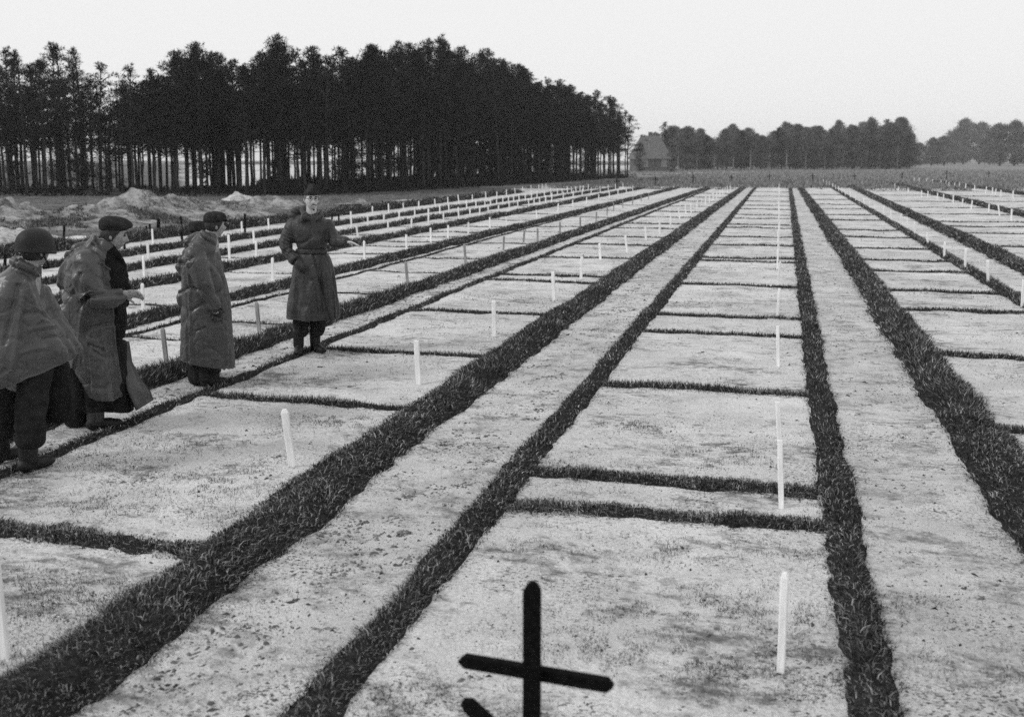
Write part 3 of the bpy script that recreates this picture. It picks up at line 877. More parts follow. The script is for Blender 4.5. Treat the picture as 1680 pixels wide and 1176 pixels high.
def bushy_proto(seed, H, spread, base, mat='twigs', trunk='bark', n_cl=70, r0=0.1, L=0.45, W=0.07):
    """a broad-leaved or scrubby tree of the far wood: many fine upright twigs"""
    rnd = random.Random(seed); rng = np.random.default_rng(seed)
    V, Fc = [], []
    def add(v, f):
        o = len(V); V.extend(v); Fc.extend([tuple(i + o for i in q) for q in f])
    b1, b2 = rnd.uniform(-.3, .3), rnd.uniform(-.3, .3)
    add(*limb([(0, 0, -.1), (b1 * .4, b2 * .4, H * .4), (b1, b2, H * .92)], [r0, r0 * .7, .02], 6))
    CV = []
    for c in range(n_cl):
        u = rnd.random() ** 0.8
        z = base + (H - base) * u
        prof = spread * math.sin(math.pi * min(1, 0.22 + 0.78 * u)) ** 0.7 if u < 0.97 else 0.2
        an = rnd.uniform(0, 6.283); rr = prof * math.sqrt(rnd.random())
        cpos = (b1 * u + rr * math.cos(an), b2 * u + rr * math.sin(an), z)
        add(*limb([(b1 * u * .7, b2 * u * .7, max(0.3, z - 0.5 - rr * .6)), cpos], [0.03, 0.008], 4))
        CV.append(spikes(cpos, rnd.uniform(.45, .8), 62, L, W, 0.9, 0.7, rng))
    CV = np.concatenate(CV)
    tm = bpy.data.meshes.new('trunk'); tm.from_pydata(V, [], Fc); tm.update(); tm.materials.append(MATS[trunk])
    cm = np_mesh('crown', CV, np.arange(len(CV)).reshape(-1, 3)); cm.materials.append(MATS[mat])
    return tm, cm

PINES = [pine_proto(31, 9.0, 3.9, 1.9, 84, 0.10), pine_proto(32, 9.3, 4.5, 1.6, 70, 0.085), pine_proto(33, 8.7, 3.4, 2.1, 88, 0.12), pine_proto(34, 9.1, 4.6, 1.7, 66, 0.08, 0.3),
         pine_proto(35, 8.4, 3.2, 2.1, 84, 0.11, -0.35), pine_proto(36, 9.2, 4.0, 1.8, 74, 0.095)]
AIRY = [pine_proto(37, 9.2, 3.6, 2.3, 34, 0.12, 0.2, 105, 9), pine_proto(38, 8.8, 4.0, 2.0, 28, 0.10, -0.3, 105, 8), pine_proto(39, 9.4, 4.6, 1.9, 30, 0.09, 0.1, 105, 8)]
LOWPINE = [pine_proto(41, 6.0, 1.2, 1.5, 48, 0.09), pine_proto(42, 5.2, 0.9, 1.3, 44, 0.08)]

def put_tree(name, proto, x, y, s, sz, label, cat, group):
    r = empty(name, (x, y, 0.0), random.uniform(0, 6.283))
    r.scale = (s, s, sz)
    for nm, me in zip(('trunk', 'crown'), proto):
        o = bpy.data.objects.new(nm, me); COL.objects.link(o); o.parent = r
    tag(r, label, cat, group)
    return r

# the wood edge as ground points, and how high the wood stands along the photograph's columns
EDGE = [(-62, 47.5), (-50, 50.5), (-42, 53), (-34, 54.5), (-27.5, 57.5), (-24.6, 69), (-22.6, 82), (-20.6, 96), (-18.6, 113), (-17.3, 127)]
SKYLINE = [(-80, 95), (0, 92), (55, 98), (95, 78), (130, 85), (160, 104), (200, 116), (245, 100), (285, 73), (330, 83), (370, 100), (405, 108), (430, 75), (465, 57), (500, 76), (545, 86), (600, 84), (650, 78), (700, 72), (760, 76),
           (800, 98), (845, 112), (890, 128), (930, 144), (965, 152), (1005, 163), (1030, 185), (1046, 205), (1060, 225)]
def proj(x, y, z):
    q = np.array([x, y, z - CAM_H]); w = float(q @ _f)
    return PX0 + F_PX * float(q @ _r) / w, PY0 - F_PX * float(q @ _u) / w, w
def top_height(x, y):
    px, _, w = proj(x, y, 2)
    sy_ = np.interp(px, [p[0] for p in SKYLINE], [p[1] for p in SKYLINE])
    lo, hi = 2.0, 16.0
    for _ in range(24):
        mid = (lo + hi) / 2
        if proj(x, y, mid)[1] > sy_: lo = mid
        else: hi = mid
    return lo

trnd = random.Random(5)
placed = []
seg = []
for a, b in zip(EDGE[:-1], EDGE[1:]):
    seg.append((a, b, math.dist(a, b)))
tot = sum(s[2] for s in seg)
def edge_point(t):
    d = t * tot
    for a, b, l in seg:
        if d <= l:
            f = d / l
            tx, ty = (b[0] - a[0]) / l, (b[1] - a[1]) / l
            return a[0] + (b[0] - a[0]) * f, a[1] + (b[1] - a[1]) * f, -ty, tx
        d -= l
    return EDGE[-1][0], EDGE[-1][1], -1, 0.1
tries = 0
while len(placed) < 272 and tries < 20000:
    tries += 1
    front = len(placed) < 105
    ex, ey, nx_, ny_ = edge_point(trnd.random())
    dep = trnd.uniform(0, 2.2) if front else trnd.uniform(2.2, 17)
    x, y_ = ex + nx_ * dep, ey + ny_ * dep
    px, py, w = proj(x, y_, 0)
    if px < -70 or px > 1052: continue
    if ey > 60 and not front and dep > 13: continue
    if any(math.hypot(x - q[0], y_ - q[1]) < (0.9 if front else 1.35) for q in placed): continue
    placed.append((x, y_, dep))
zc = {}
placed.sort(key=lambda q: proj(q[0], q[1], 0)[0])
for i, (x, y_, dep) in enumerate(placed):
    px = proj(x, y_, 0)[0]
    th = top_height(x, y_)
    h = th * trnd.choice((trnd.uniform(0.7, 0.88), trnd.uniform(0.86, 1.0), trnd.uniform(0.95, 1.07)))
    pr = PINES[trnd.randrange(6)]
    if trnd.random() < (0.75 if px < 215 or px > 950 else 0.28): pr = AIRY[trnd.randrange(3)]
    if trnd.random() < (0.26 if 560 < px < 930 else 0.08): pr = LOWPINE[trnd.randrange(2)]; h *= 0.55
    H0 = max(v.co.z for v in pr[0].vertices) + 0.35
    s = h / H0
    zone = [('above the helmet', 130), ('behind the soft cap', 235), ('above the sand heaps', 330), ('behind the peaked cap', 420), ('left of the garrison cap', 495), ('behind the garrison cap', 560), ('behind the pointing hand', 640), ('in the dense wood centre', 740), ('above the outermost posts', 830),
            ('where the wood slopes down', 930), ('near the open end of the wood', 1000), ('at the tip beside the house', 2000)]
    where = next(z for z, lim in zone if px < lim)
    low = pr in LOWPINE
    if low: lab = f'low bushy young pine among the trunks {where}'
    elif dep < 2.2:
        zc[where] = zc.get(where, -1) + 1
        lab = f'{ordinal(zc[where])} front-row dark pine from the left {where}'
    else: lab = f'dark pine standing deeper in the wood {where}'
    put_tree('pine_tree', pr, x, y_, max(s, 0.85) * trnd.uniform(0.92, 1.1), s, lab, 'tree', f'pines {where}')

# the wood's interior behind the trees that can be told apart: one mass of thinner trunks and sparse crowns
def deep_wood():
    rng = np.random.default_rng(91); rnd = random.Random(92)
    TV, TF, CV = [], [], []
    n = 0
    for k in range(4000):
        if n >= 170: break
        ex, ey, nx_, ny_ = edge_point(rnd.random())
        dep = rnd.uniform(4, 19)
        x, y_ = ex + nx_ * dep, ey + ny_ * dep
        px = proj(x, y_, 0)[0]
        if px < -60 or px > 985 or (ey > 60 and dep > 14): continue
        if any(math.hypot(x - q[0], y_ - q[1]) < 0.8 for q in placed): continue
        n += 1
        h = top_height(x, y_) * rnd.uniform(.62, .9)
        v, f = limb([(x, y_, -.1), (x + rnd.uniform(-.1, .1), y_, h * .5), (x + rnd.uniform(-.2, .2), y_, h)], [.085, .07, .02], 5)
        o = len(TV); TV += v; TF += [tuple(i + o for i in q) for q in f]
        base_ = .12 if 560 < px < 930 and rnd.random() < .5 else .45
        for c in range(10 if px < 215 else 26):
            u = rnd.random(); z = h * (base_ + (1 - base_) * u); rr = 1.3 * (1 - u ** 2) * rnd.random(); an = rnd.uniform(0, 6.283)
            CV.append(spikes((x + rr * math.cos(an), y_ + rr * math.sin(an), z), .45, 34, .26, .09, .6, .4, rng))
    CV = np.concatenate(CV)
    q = np.array([t for f in TF for t in ((f[0], f[1], f[2]), (f[0], f[2], f[3]))]) + len(CV)
    me = np_mesh('deep_wood', np.concatenate([CV, np.array(TV)]), np.concatenate([np.arange(len(CV)).reshape(-1, 3), q]))
    me.materials.append(MATS['needles']); me.materials.append(MATS['bark'])
    mi = np.zeros(len(me.polygons), np.int32); mi[len(CV) // 3:] = 1
    me.polygons.foreach_set('material_index', mi)
    o = link_mesh('deep_wood', me)
    tag(o, 'dim mass of thin trunks deep inside the pine wood', 'wood', kind='stuff')
deep_wood()

# undergrowth along the wood's foot
def undergrowth():
    P_ = []
    rng = np.random.default_rng(77)
    for k in range(1500):
        ex, ey, nx_, ny_ = edge_point(rng.uniform(0, 1))
        dep = rng.uniform(-0.8, 13)
        x, y_ = ex + nx_ * dep, ey + ny_ * dep
        px = proj(x, y_, 0)[0]
        if px < -60 or px > 1060: continue
        dens = 1.0 if 430 < px < 960 else 0.35
        if rng.uniform(0, 1) > dens: continue
        hh = rng.uniform(0.2, 0.55) * (1.7 if dens == 1 else 0.8)
        P_.append(spikes((x, y_, hh * 0.4), rng.uniform(0.5, 1.0), 34, 0.34, 0.10, hh * 0.75, 0.8, rng))
    V = np.concatenate(P_)
    o = link_mesh('undergrowth', np_mesh('undergrowth', V, np.arange(len(V)).reshape(-1, 3)), 'needles')
    tag(o, 'low dark scrub and heather along the foot of the pine wood', 'undergrowth', kind='stuff')
undergrowth()

# the far wood across the field
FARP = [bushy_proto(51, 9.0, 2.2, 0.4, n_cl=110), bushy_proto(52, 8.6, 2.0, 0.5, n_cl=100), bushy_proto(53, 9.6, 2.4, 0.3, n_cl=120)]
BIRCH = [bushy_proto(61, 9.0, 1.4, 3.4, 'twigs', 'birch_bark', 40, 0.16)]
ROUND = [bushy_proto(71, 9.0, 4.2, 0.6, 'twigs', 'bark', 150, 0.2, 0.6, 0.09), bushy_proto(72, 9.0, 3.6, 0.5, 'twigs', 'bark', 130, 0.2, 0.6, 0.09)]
FAR_SKY = [(1040, 222), (1060, 225), (1080, 214), (1095, 205), (1130, 213), (1160, 222), (1200, 212), (1260, 215), (1300, 208), (1350, 215), (1380, 207), (1420, 204), (1450, 200), (1480, 198), (1492, 220), (1500, 232)]
n_far = 118
bc = fc = -1
for i in range(n_far):
    px = 1050 + (1492 - 1050) * (i + trnd.random() * 0.9) / n_far
    row = i % 4
    base = 279.8 - 0.9 * row - (px - 1050) * 0.005
    x, y_ = gp(px, base)
    sy_ = np.interp(px, [p[0] for p in FAR_SKY], [p[1] for p in FAR_SKY]) + trnd.uniform(-5, 14)
    w = proj(x, y_, 0)[2]
    h = CAM_H + (HOR_Y - sy_) * w / F_PX
    if px < 1108 and row < 2: continue
    birch = row == 0 and i % 8 == 0
    pr = BIRCH[0] if birch else PINES[trnd.randrange(6)] if trnd.random() < 0.3 else FARP[trnd.randrange(3)]
    H0 = 9.2
    bc = bc + 1 if birch else bc
    fc = fc + 1 if (row == 0 and not birch) else fc
    kind = (f'{ordinal(bc)} pale-trunked birch from the house along the far wood' if birch else
            f'{ordinal(fc)} grey front tree from the house along the far wood' if row == 0 else 'grey misty tree deeper in the far wood ' + ('next to the house' if px < 1150 else 'above the middle post row' if px < 1290 else 'above the smooth sand path' if px < 1390 else 'above the slanting posts' if px < 1445 else 'at its tall abrupt end'))
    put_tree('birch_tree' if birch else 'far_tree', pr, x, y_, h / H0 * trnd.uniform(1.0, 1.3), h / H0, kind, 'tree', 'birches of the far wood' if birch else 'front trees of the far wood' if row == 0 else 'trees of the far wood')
RIGHT = [(1508, 272, 236, 0), (1528, 272, 229, 1), (1548, 272, 226, 0), (1580, 269.6, 200, 1), (1606, 269.6, 204, 0), (1566, 269.6, 215, 0), (1640, 272.4, 206, 0), (1664, 272.4, 203, 1), (1690, 272.0, 206, 0), (1624, 269.6, 222, 1), (1498, 271, 238, 1)]
for i, (px, base, top, k) in enumerate(RIGHT):
    x, y_ = gp(px, base)
    w = proj(x, y_, 0)[2]
    h = CAM_H + (HOR_Y - top) * w / F_PX
    words = ['low bush at the near end of the misty trees', 'low misty bush beside the gap in the far wood', 'misty bush below the pale round trees', 'palest tall round tree of the misty group', 'second pale round tree of the misty group',
             'pale shoulder of the misty tree group', 'darker round tree near the picture edge', 'darkest round tree at the picture edge', 'round tree cut by the picture edge', 'faint round tree behind the darker ones', 'small misty bush closest to the end of the far wood'][i]
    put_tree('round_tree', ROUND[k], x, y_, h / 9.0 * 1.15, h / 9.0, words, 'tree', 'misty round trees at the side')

# the house at the end of the pine wood
def house():
    x, y_ = gp(1066, 280.5)
    w = proj(x, y_, 0)[2]
    px_m = w / F_PX
    r = empty('house', (x, y_, 0), YAW + 0.1)
    Wd, Dp, eave, ridge = 6.6, 6.0, 2.6, 6.7
    def part(name, V, Fc, mat, parent=r):
        me = bpy.data.meshes.new(name); me.from_pydata(V, [], Fc); me.update()
        return link_mesh(name, me, mat, parent)
    hx, hy = Wd / 2, Dp / 2
    part('wall', [(-hx, -hy, -.2), (hx, -hy, -.2), (hx, hy, -.2), (-hx, hy, -.2), (-hx, -hy, eave), (hx, -hy, eave), (hx, hy, eave), (-hx, hy, eave)],
         [(0, 1, 5, 4), (1, 2, 6, 5), (2, 3, 7, 6), (3, 0, 4, 7), (3, 2, 1, 0), (4, 5, 6, 7)], 'brick_wall')
    ex, ey, zl, rx = hx + .35, hy + .35, eave - .25, hx - 1.5     # hipped roof with eaves
    rf = part('roof', [(-ex, -ey, zl), (ex, -ey, zl), (ex, ey, zl), (-ex, ey, zl), (-rx, 0, ridge), (rx, 0, ridge), (-ex, -ey, zl - .14), (ex, -ey, zl - .14), (ex, ey, zl - .14), (-ex, ey, zl - .14)],
              [(0, 1, 5, 4), (1, 2, 5), (2, 3, 4, 5), (3, 0, 4), (6, 7, 1, 0), (7, 8, 2, 1), (8, 9, 3, 2), (9, 6, 0, 3), (9, 8, 7, 6)], 'roof_tile')
    ch = part('chimney', [(a + .2, b + 1, c) for c in (ridge - .6, ridge + .7) for a, b in ((-.3, -.3), (.3, -.3), (.3, .3), (-.3, .3))],
              [(0, 1, 5, 4), (1, 2, 6, 5), (2, 3, 7, 6), (3, 0, 4, 7), (4, 5, 6, 7)], 'brick_wall', rf)
    def opening(cx_, cz, ww, hh, name):
        f = part(name, [(cx_ + a * (ww / 2 + .1), -hy - .03 - d, cz + b * (hh / 2 + .1)) for d in (0, .06) for a, b in ((-1, -1), (1, -1), (1, 1), (-1, 1))],
                 [(0, 1, 2, 3), (4, 5, 6, 7), (0, 1, 5, 4), (1, 2, 6, 5), (2, 3, 7, 6), (3, 0, 4, 7)], 'frame_white')
        part('pane', [(cx_ + a * ww / 2, -hy - .10, cz + b * hh / 2) for a, b in ((-1, -1), (1, -1), (1, 1), (-1, 1))], [(0, 1, 2, 3)], 'pane', f)
    opening(2.0, 1.45, .9, 1.2, 'window'); opening(-1.6, 1.45, .9, 1.2, 'window')
    tag(r, 'small house with a steep roof between the pine wood and far wood', 'house')
house()
for px, top in ((1050, 236), (1103, 238)):
    x, y_ = gp(px, 282.5)
    h = CAM_H + (HOR_Y - top) * proj(x, y_, 0)[2] / F_PX
    put_tree('far_tree', FARP[0], x, y_, h / 9.2, h / 9.2, 'slim grey tree just ' + ('in front of the house roof' if px < 1070 else 'beside the house wall nearest the far wood'), 'tree', 'trees by the house')

# pale sandy track and rough grass in the far field
def track():
    P0, P1 = gp(1000, 286.5), gp(1236, 283.0)
    n = 40
    V, Fc = [], []
    for i in range(n + 1):
        t = i / n
        x = P0[0] + (P1[0] - P0[0]) * t; y_ = P0[1] + (P1[1] - P0[1]) * t
        for s in (-1, 1):
            V.append((x, y_ + s * (2.6 + 0.8 * math.sin(i * 1.9 + s)), 0.03))
    for i in range(n):
        Fc.append((i * 2, i * 2 + 2, i * 2 + 3, i * 2 + 1))
    me = bpy.data.meshes.new('sand_track'); me.from_pydata(V, [], Fc); me.update()
    o = link_mesh('sand_track', me, 'sand_path'); o['kind'] = 'structure'
track()

def rough_grass():
    n = 70000
    yy = 76 + 150 * RNG.uniform(0, 1, n) ** 1.6
    xx = RNG.uniform(-0.30, 0.42, n) * yy + RNG.uniform(-4, 4, n)
    keep = (yy > 82) | (fbm(xx * .5, yy * .5, 3.) > 0.3)
    keep &= ~((xx < np.interp(yy, [60, 96, 127, 140], [-20, -17, -14, -14])) & (yy < 140))
    xx, yy = xx[keep], yy[keep]
    V, Fc = blades(xx, yy, ground_h(xx, yy) - .03, 0 * xx, 0 * xx, RNG.uniform(.12, .45, len(xx)), RNG.uniform(.05, .11, len(xx)))
    n2 = 60000
    x2 = RNG.uniform(-70, -17, n2); y2 = RNG.uniform(14, 64, n2)
    k = (fbm(x2 * .45, y2 * .45, 8.) > -0.15) & (x2 < -17.6)
    x2, y2 = x2[k], y2[k]
    V2, F2 = blades(x2, y2, ground_h(x2, y2) - .03, 0 * x2, 0 * x2, RNG.uniform(.06, .22, len(x2)), RNG.uniform(.02, .05, len(x2)))
    for nm, v, f, lab in (('rough_grass', V, Fc, 'rough grey grass of the far field beyond the graves'), ('rough_grass', V2, F2, 'rough grass on waste ground between graves and pine wood')):
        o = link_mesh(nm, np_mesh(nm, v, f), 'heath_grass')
        tag(o, lab, 'grass', kind='stuff')
rough_grass()

# the damp air
def haze():
    m = bpy.data.materials.new('haze_air')
    m.use_nodes = True
    nt = m.node_tree
    nt.nodes.clear()
    v = nt.nodes.new('ShaderNodeVolumePrincipled')
    v.inputs['Color'].default_value = (.95, .95, .95, 1)
    v.inputs['Density'].default_value = 0.00042
    out = nt.nodes.new('ShaderNodeOutputMaterial')
    nt.links.new(v.outputs[0], out.inputs['Volume'])
    bm = bmesh.new()
    bmesh.ops.create_cube(bm, size=1)
    me = bpy.data.meshes.new('haze'); bm.to_mesh(me); bm.free()
    me.materials.append(m)
    o = bpy.data.objects.new('haze', me); COL.objects.link(o)
    o.scale = (3300, 3400, 26)
    o.location = (0, 50, 11.5)
    tag(o, 'pale damp haze over the whole field', 'haze', kind='stuff')
haze()

# ------------------------------------------------------------------ people
grey('skin', 0.55, 0.55, 0.25, var=(0.48, 0.6), scale=30, bump=0.0015, bump_scale=120)
grey('skin_shaded', 0.29, 0.55, 0.25, var=(0.2, 0.36), scale=45, bump=0.003, bump_scale=90)  # darker copy of skin: shading of the averted faces put into the colour
grey('raincoat', 0.04, 0.35, 0.3, var=(0.034, 0.05), scale=7, bump=0.004, bump_scale=38, fold=0.012)
grey('raincoat_light', 0.055, 0.32, 0.34, var=(0.046, 0.064), scale=8, bump=0.004, bump_scale=38, fold=0.012)
grey('poncho_cloth', 0.058, 0.30, 0.36, var=(0.05, 0.068), scale=6, bump=0.003, bump_scale=30, fold=0.012)
grey('overcoat', 0.038, 0.45, 0.22, var=(0.032, 0.046), scale=9, bump=0.004, bump_scale=60, fold=0.012)
grey('trouser_cloth', 0.02, 0.9, 0.05, var=(0.013, 0.028), scale=12, bump=0.004, bump_scale=50, fold=0.012)
grey('coat_lining', 0.010, 0.85, 0.06, var=(0.008, 0.016), scale=10, bump=0.003, bump_scale=40)
grey('boot_leather', 0.012, 0.5, 0.2, var=(0.008, 0.018), scale=20, bump=0.002, bump_scale=80)
grey('helmet_steel', 0.022, 0.6, 0.15, var=(0.016, 0.028), scale=14, bump=0.001, bump_scale=150)
grey('cap_cloth', 0.026, 0.9, 0.05, var=(0.016, 0.038), scale=20, bump=0.003, bump_scale=90)
grey('hair', 0.02, 0.6, 0.3, var=(0.012, 0.03), scale=50, bump=0.003, bump_scale=150)
grey('hair_grey', 0.10, 0.6, 0.3, var=(0.05, 0.16), scale=60, bump=0.003, bump_scale=150)
grey('glove', 0.022, 0.6, 0.3)
grey('wire', 0.03, 0.3, 0.6)

class Person:
    def __init__(self, px, py):
        self.b = np.array([*gp(px, py), 0.0])
        self.b[2] = gz(self.b[0], self.b[1])
        n = math.hypot(self.b[0], self.b[1])
        self.n = n
        self.yd = np.array([self.b[0] / n, self.b[1] / n, 0.0])
        self.xd = np.array([self.yd[1], -self.yd[0], 0.0])
        self.rot = math.atan2(-self.b[0], self.b[1])
    def L(self, px, py, dy=0.0):
        """photo pixel -> point in the person's own frame (x right, y away, z up), dy metres behind the feet"""
        d = ray(px, py)
        t = (self.n + dy) / float(d @ self.yd)
        p = np.array([0, 0, CAM_H]) + d * t
        q = p - self.b
        return Vector((float(q @ self.xd), dy, float(p[2] - self.b[2])))

class Soup:
    """solid pieces to be fused into one continuous surface"""
    def __init__(self): self.V, self.F = [], []
    def add(self, V, Fc):
        o = len(self.V); self.V += [tuple(v) for v in V]; self.F += [tuple(i + o for i in f) for f in Fc]
    def loft(self, rings, n=40, p=2.3):
        """rings: (left point, right point, half depth) as Vectors"""
        V, Fc = [], []
        for (a, b, dep) in rings:
            c = (a + b) / 2; ax = (b - a) / 2
            for k in range(n):
                t = 2 * math.pi * k / n
                ct, st = math.cos(t), math.sin(t)
                ct = math.copysign(abs(ct) ** (2 / p), ct); st = math.copysign(abs(st) ** (2 / p), st)
                V.append(c + ax * ct + Vector((0, 1, 0)) * dep * st)
        m = len(rings)
        for i in range(m - 1):
            for k in range(n):
                k2 = (k + 1) % n
                Fc.append((i * n + k, (i + 1) * n + k, (i + 1) * n + k2, i * n + k2))
        Fc.append(tuple(range(n))[::1]); Fc.append(tuple((m - 1) * n + k for k in range(n))[::-1])
        self.add(V, Fc)
    def tube(self, pts, radii, n=18, flat=1.0):
        pts = [Vector(p) for p in pts]
        # refine with a smooth curve
        P_, R_ = [], []
        for i in range(len(pts) - 1):
            p0 = pts[max(i - 1, 0)]; p1 = pts[i]; p2 = pts[i + 1]; p3 = pts[min(i + 2, len(pts) - 1)]
            for s in range(6):
                t = s / 6
                P_.append(0.5 * ((2 * p1) + (-p0 + p2) * t + (2 * p0 - 5 * p1 + 4 * p2 - p3) * t * t + (-p0 + 3 * p1 - 3 * p2 + p3) * t ** 3))
                R_.append(radii[i] * (1 - t) + radii[i + 1] * t)
        P_.append(pts[-1]); R_.append(radii[-1])
        d0 = (P_[1] - P_[0]).normalized(); d1 = (P_[-1] - P_[-2]).normalized()
        P_ = [P_[0] - d0 * R_[0] * .6, P_[0] - d0 * R_[0] * .35] + P_ + [P_[-1] + d1 * R_[-1] * .35, P_[-1] + d1 * R_[-1] * .6]
        R_ = [R_[0] * .35, R_[0] * .8] + R_ + [R_[-1] * .8, R_[-1] * .35]
        V, Fc = limb(P_, R_, n)
        m = len(P_)
        Fc = [f[::-1] for f in Fc] if False else Fc
        Fc.append(tuple(range(n))[::-1]); Fc.append(tuple((m - 1) * n + k for k in range(n)))
        self.add(V, Fc)
    def ball(self, c, r, M=None, n=20):
        V, Fc = [], []
        c = Vector(c)
        for i in range(n // 2 + 1):
            th = math.pi * i / (n // 2)
            for k in range(n):
                ph = 2 * math.pi * k / n
                v = Vector((r[0] * math.sin(th) * math.cos(ph), r[1] * math.sin(th) * math.sin(ph), r[2] * math.cos(th)))
                if M: v = M @ v
                V.append(c + v)
        for i in range(n // 2):
            for k in range(n):
                k2 = (k + 1) % n
                Fc.append((i * n + k, (i + 1) * n + k, (i + 1) * n + k2, i * n + k2))
        self.add(V, Fc)
    def fuse(self, name, voxel, smooth=2):
        me = bpy.data.meshes.new('tmp'); me.from_pydata(self.V, [], self.F); me.update()
        bm = bmesh.new(); bm.from_mesh(me)
        bmesh.ops.remove_doubles(bm, verts=bm.verts, dist=1e-5)
        bmesh.ops.recalc_face_normals(bm, faces=bm.faces)
        bm.to_mesh(me); bm.free()
        o = bpy.data.objects.new('tmp', me); COL.objects.link(o)
        md = o.modifiers.new('r', 'REMESH'); md.mode = 'VOXEL'; md.voxel_size = voxel; md.use_smooth_shade = True
        if smooth:
            sm = o.modifiers.new('s', 'SMOOTH'); sm.factor = 0.5; sm.iterations = smooth
        dg = bpy.context.evaluated_depsgraph_get()
        out = bpy.data.meshes.new_from_object(o.evaluated_get(dg))
        out.name = name
        bpy.data.objects.remove(o); bpy.data.meshes.remove(me)
        out.polygons.foreach_set('use_smooth', np.ones(len(out.polygons), bool))
        return out

def wrinkle(me, fn):
    n = len(me.vertices)
    co = np.empty(n * 3, np.float32); me.vertices.foreach_get('co', co); co = co.reshape(-1, 3).astype(float)
    no = np.empty(n * 3, np.float32); me.vertex_normals.foreach_get('vector', no); no = no.reshape(-1, 3)
    d = fn(co[:, 0], co[:, 1], co[:, 2], no)
    co = co + no * d[:, None]
    me.vertices.foreach_set('co', co.astype(np.float32).ravel()); me.update()

def ridged(x, y, z):
    return 1 - 2 * np.abs(vnoise(x, y, z))

def valley(x, y, z, w=0.12):
    """thin sunken creases along the zero lines of a noise"""
    return np.exp(-(vnoise(x, y, z) / w) ** 2)

def coat_folds(z_waist, seed, drape=0.016, crinkle=0.007, kx=7.0):
    def fn(x, y, z, no):
        side = np.clip(1 - np.abs(no[:, 2]), 0, 1)
        low = np.clip((z_waist + 0.22 - z) / 0.5, 0.0, 1)
        up = 1 - low
        wx, wy = x + 0.03 * vnoise(x * 2.5, y * 2.5, z * 2 + seed), y + 0.03 * vnoise(x * 2.5, y * 2.5, z * 2 - seed)
        # hanging folds: long, near vertical, deepening towards the hem
        d = drape * 1.1 * low * vnoise(wx * kx * 0.9 + 0.3 * z + seed, wy * kx * 0.9, z * 0.45 + seed)
        d -= drape * 1.5 * low * valley(wx * kx * 0.9 + seed * 3, wy * kx * 0.9 - 0.2 * z, z * 0.55, 0.15)
        d -= drape * 0.45 * low * valley(wx * kx * 1.9 + seed, wy * kx * 1.9 + 0.3 * z, z * 1.0, 0.16)
        # slack cloth above: slanting pulls and short cross creases
        d += crinkle * 1.5 * vnoise(wx * 5 + z * 2.5 + seed, wy * 5, z * 3.0) * (0.4 + up)
        d -= crinkle * 2.0 * (0.25 + up) * valley(wx * 4.2 + z * 3.0 + seed * 2, wy * 4.2, z * 4.4 - x * 2.5, 0.12)
        d -= crinkle * 0.5 * valley(wx * 8 - z * 5, wy * 8 + seed, z * 7 + x * 4, 0.10)
        return d * (0.35 + 0.65 * side)
    return fn

def head_pts(c, yaw, pitch=0.0, roll=0.0, s=1.0, n=72):
    """a head as a dense displaced sphere; forward is -Y at yaw 0"""
    V, Fc = [], []
    M = Matrix.Rotation(yaw, 3, 'Z') @ Matrix.Rotation(pitch, 3, 'X') @ Matrix.Rotation(roll, 3, 'Y')
    m = n // 2
    g = lambda a, b, sa, sb: math.exp(-(a / sa) ** 2 - (b / sb) ** 2)
    for i in range(m + 1):
        th = math.pi * i / m
        for k in range(n):
            ph = 2 * math.pi * k / n
            ux, uy, uz = math.sin(th) * math.cos(ph), math.sin(th) * math.sin(ph), math.cos(th)
            x, y, z = ux * .076, uy * .098, uz * .118
            if uz < 0:
                x *= 1 - .30 * (-uz) ** 1.4
                if uy > 0: y *= 1 - .35 * (-uz)
            if uy < 0:
                f = -uy
                w = min(1, f * 1.6)
                y += .012 * max(0, f - .75) * 2
                ax = abs(x)
                d = 0
                d += .026 * g(x, z + .030, .013, .016) + .015 * g(x, z + .008, .010, .022)      # nose
                d -= .014 * g(ax - .031, z - .012, .016, .012)                                    # eye sockets
                d += .007 * g(ax - .028, z - .036, .030, .009)                                    # brow
                d += .006 * g(ax - .044, z + .016, .016, .016)                                    # cheek bones
                d -= .006 * g(x, z + .052, .03, .006)
                d += .006 * g(x, z + .061, .022, .006) - .005 * g(x, z + .068, .026, .004) + .006 * g(x, z + .076, .019, .006)  # lips
                d -= .005 * g(x, z + .088, .02, .006)
                d += .010 * g(x, z + .104, .022, .014)                                            # chin
                y -= d * w
            V.append(Vector(c) + (M @ Vector((x, y, z))) * s)
    for i in range(m):
        for k in range(n):
            k2 = (k + 1) % n
            Fc.append((i * n + k, (i + 1) * n + k, (i + 1) * n + k2, i * n + k2))
    return V, Fc, M

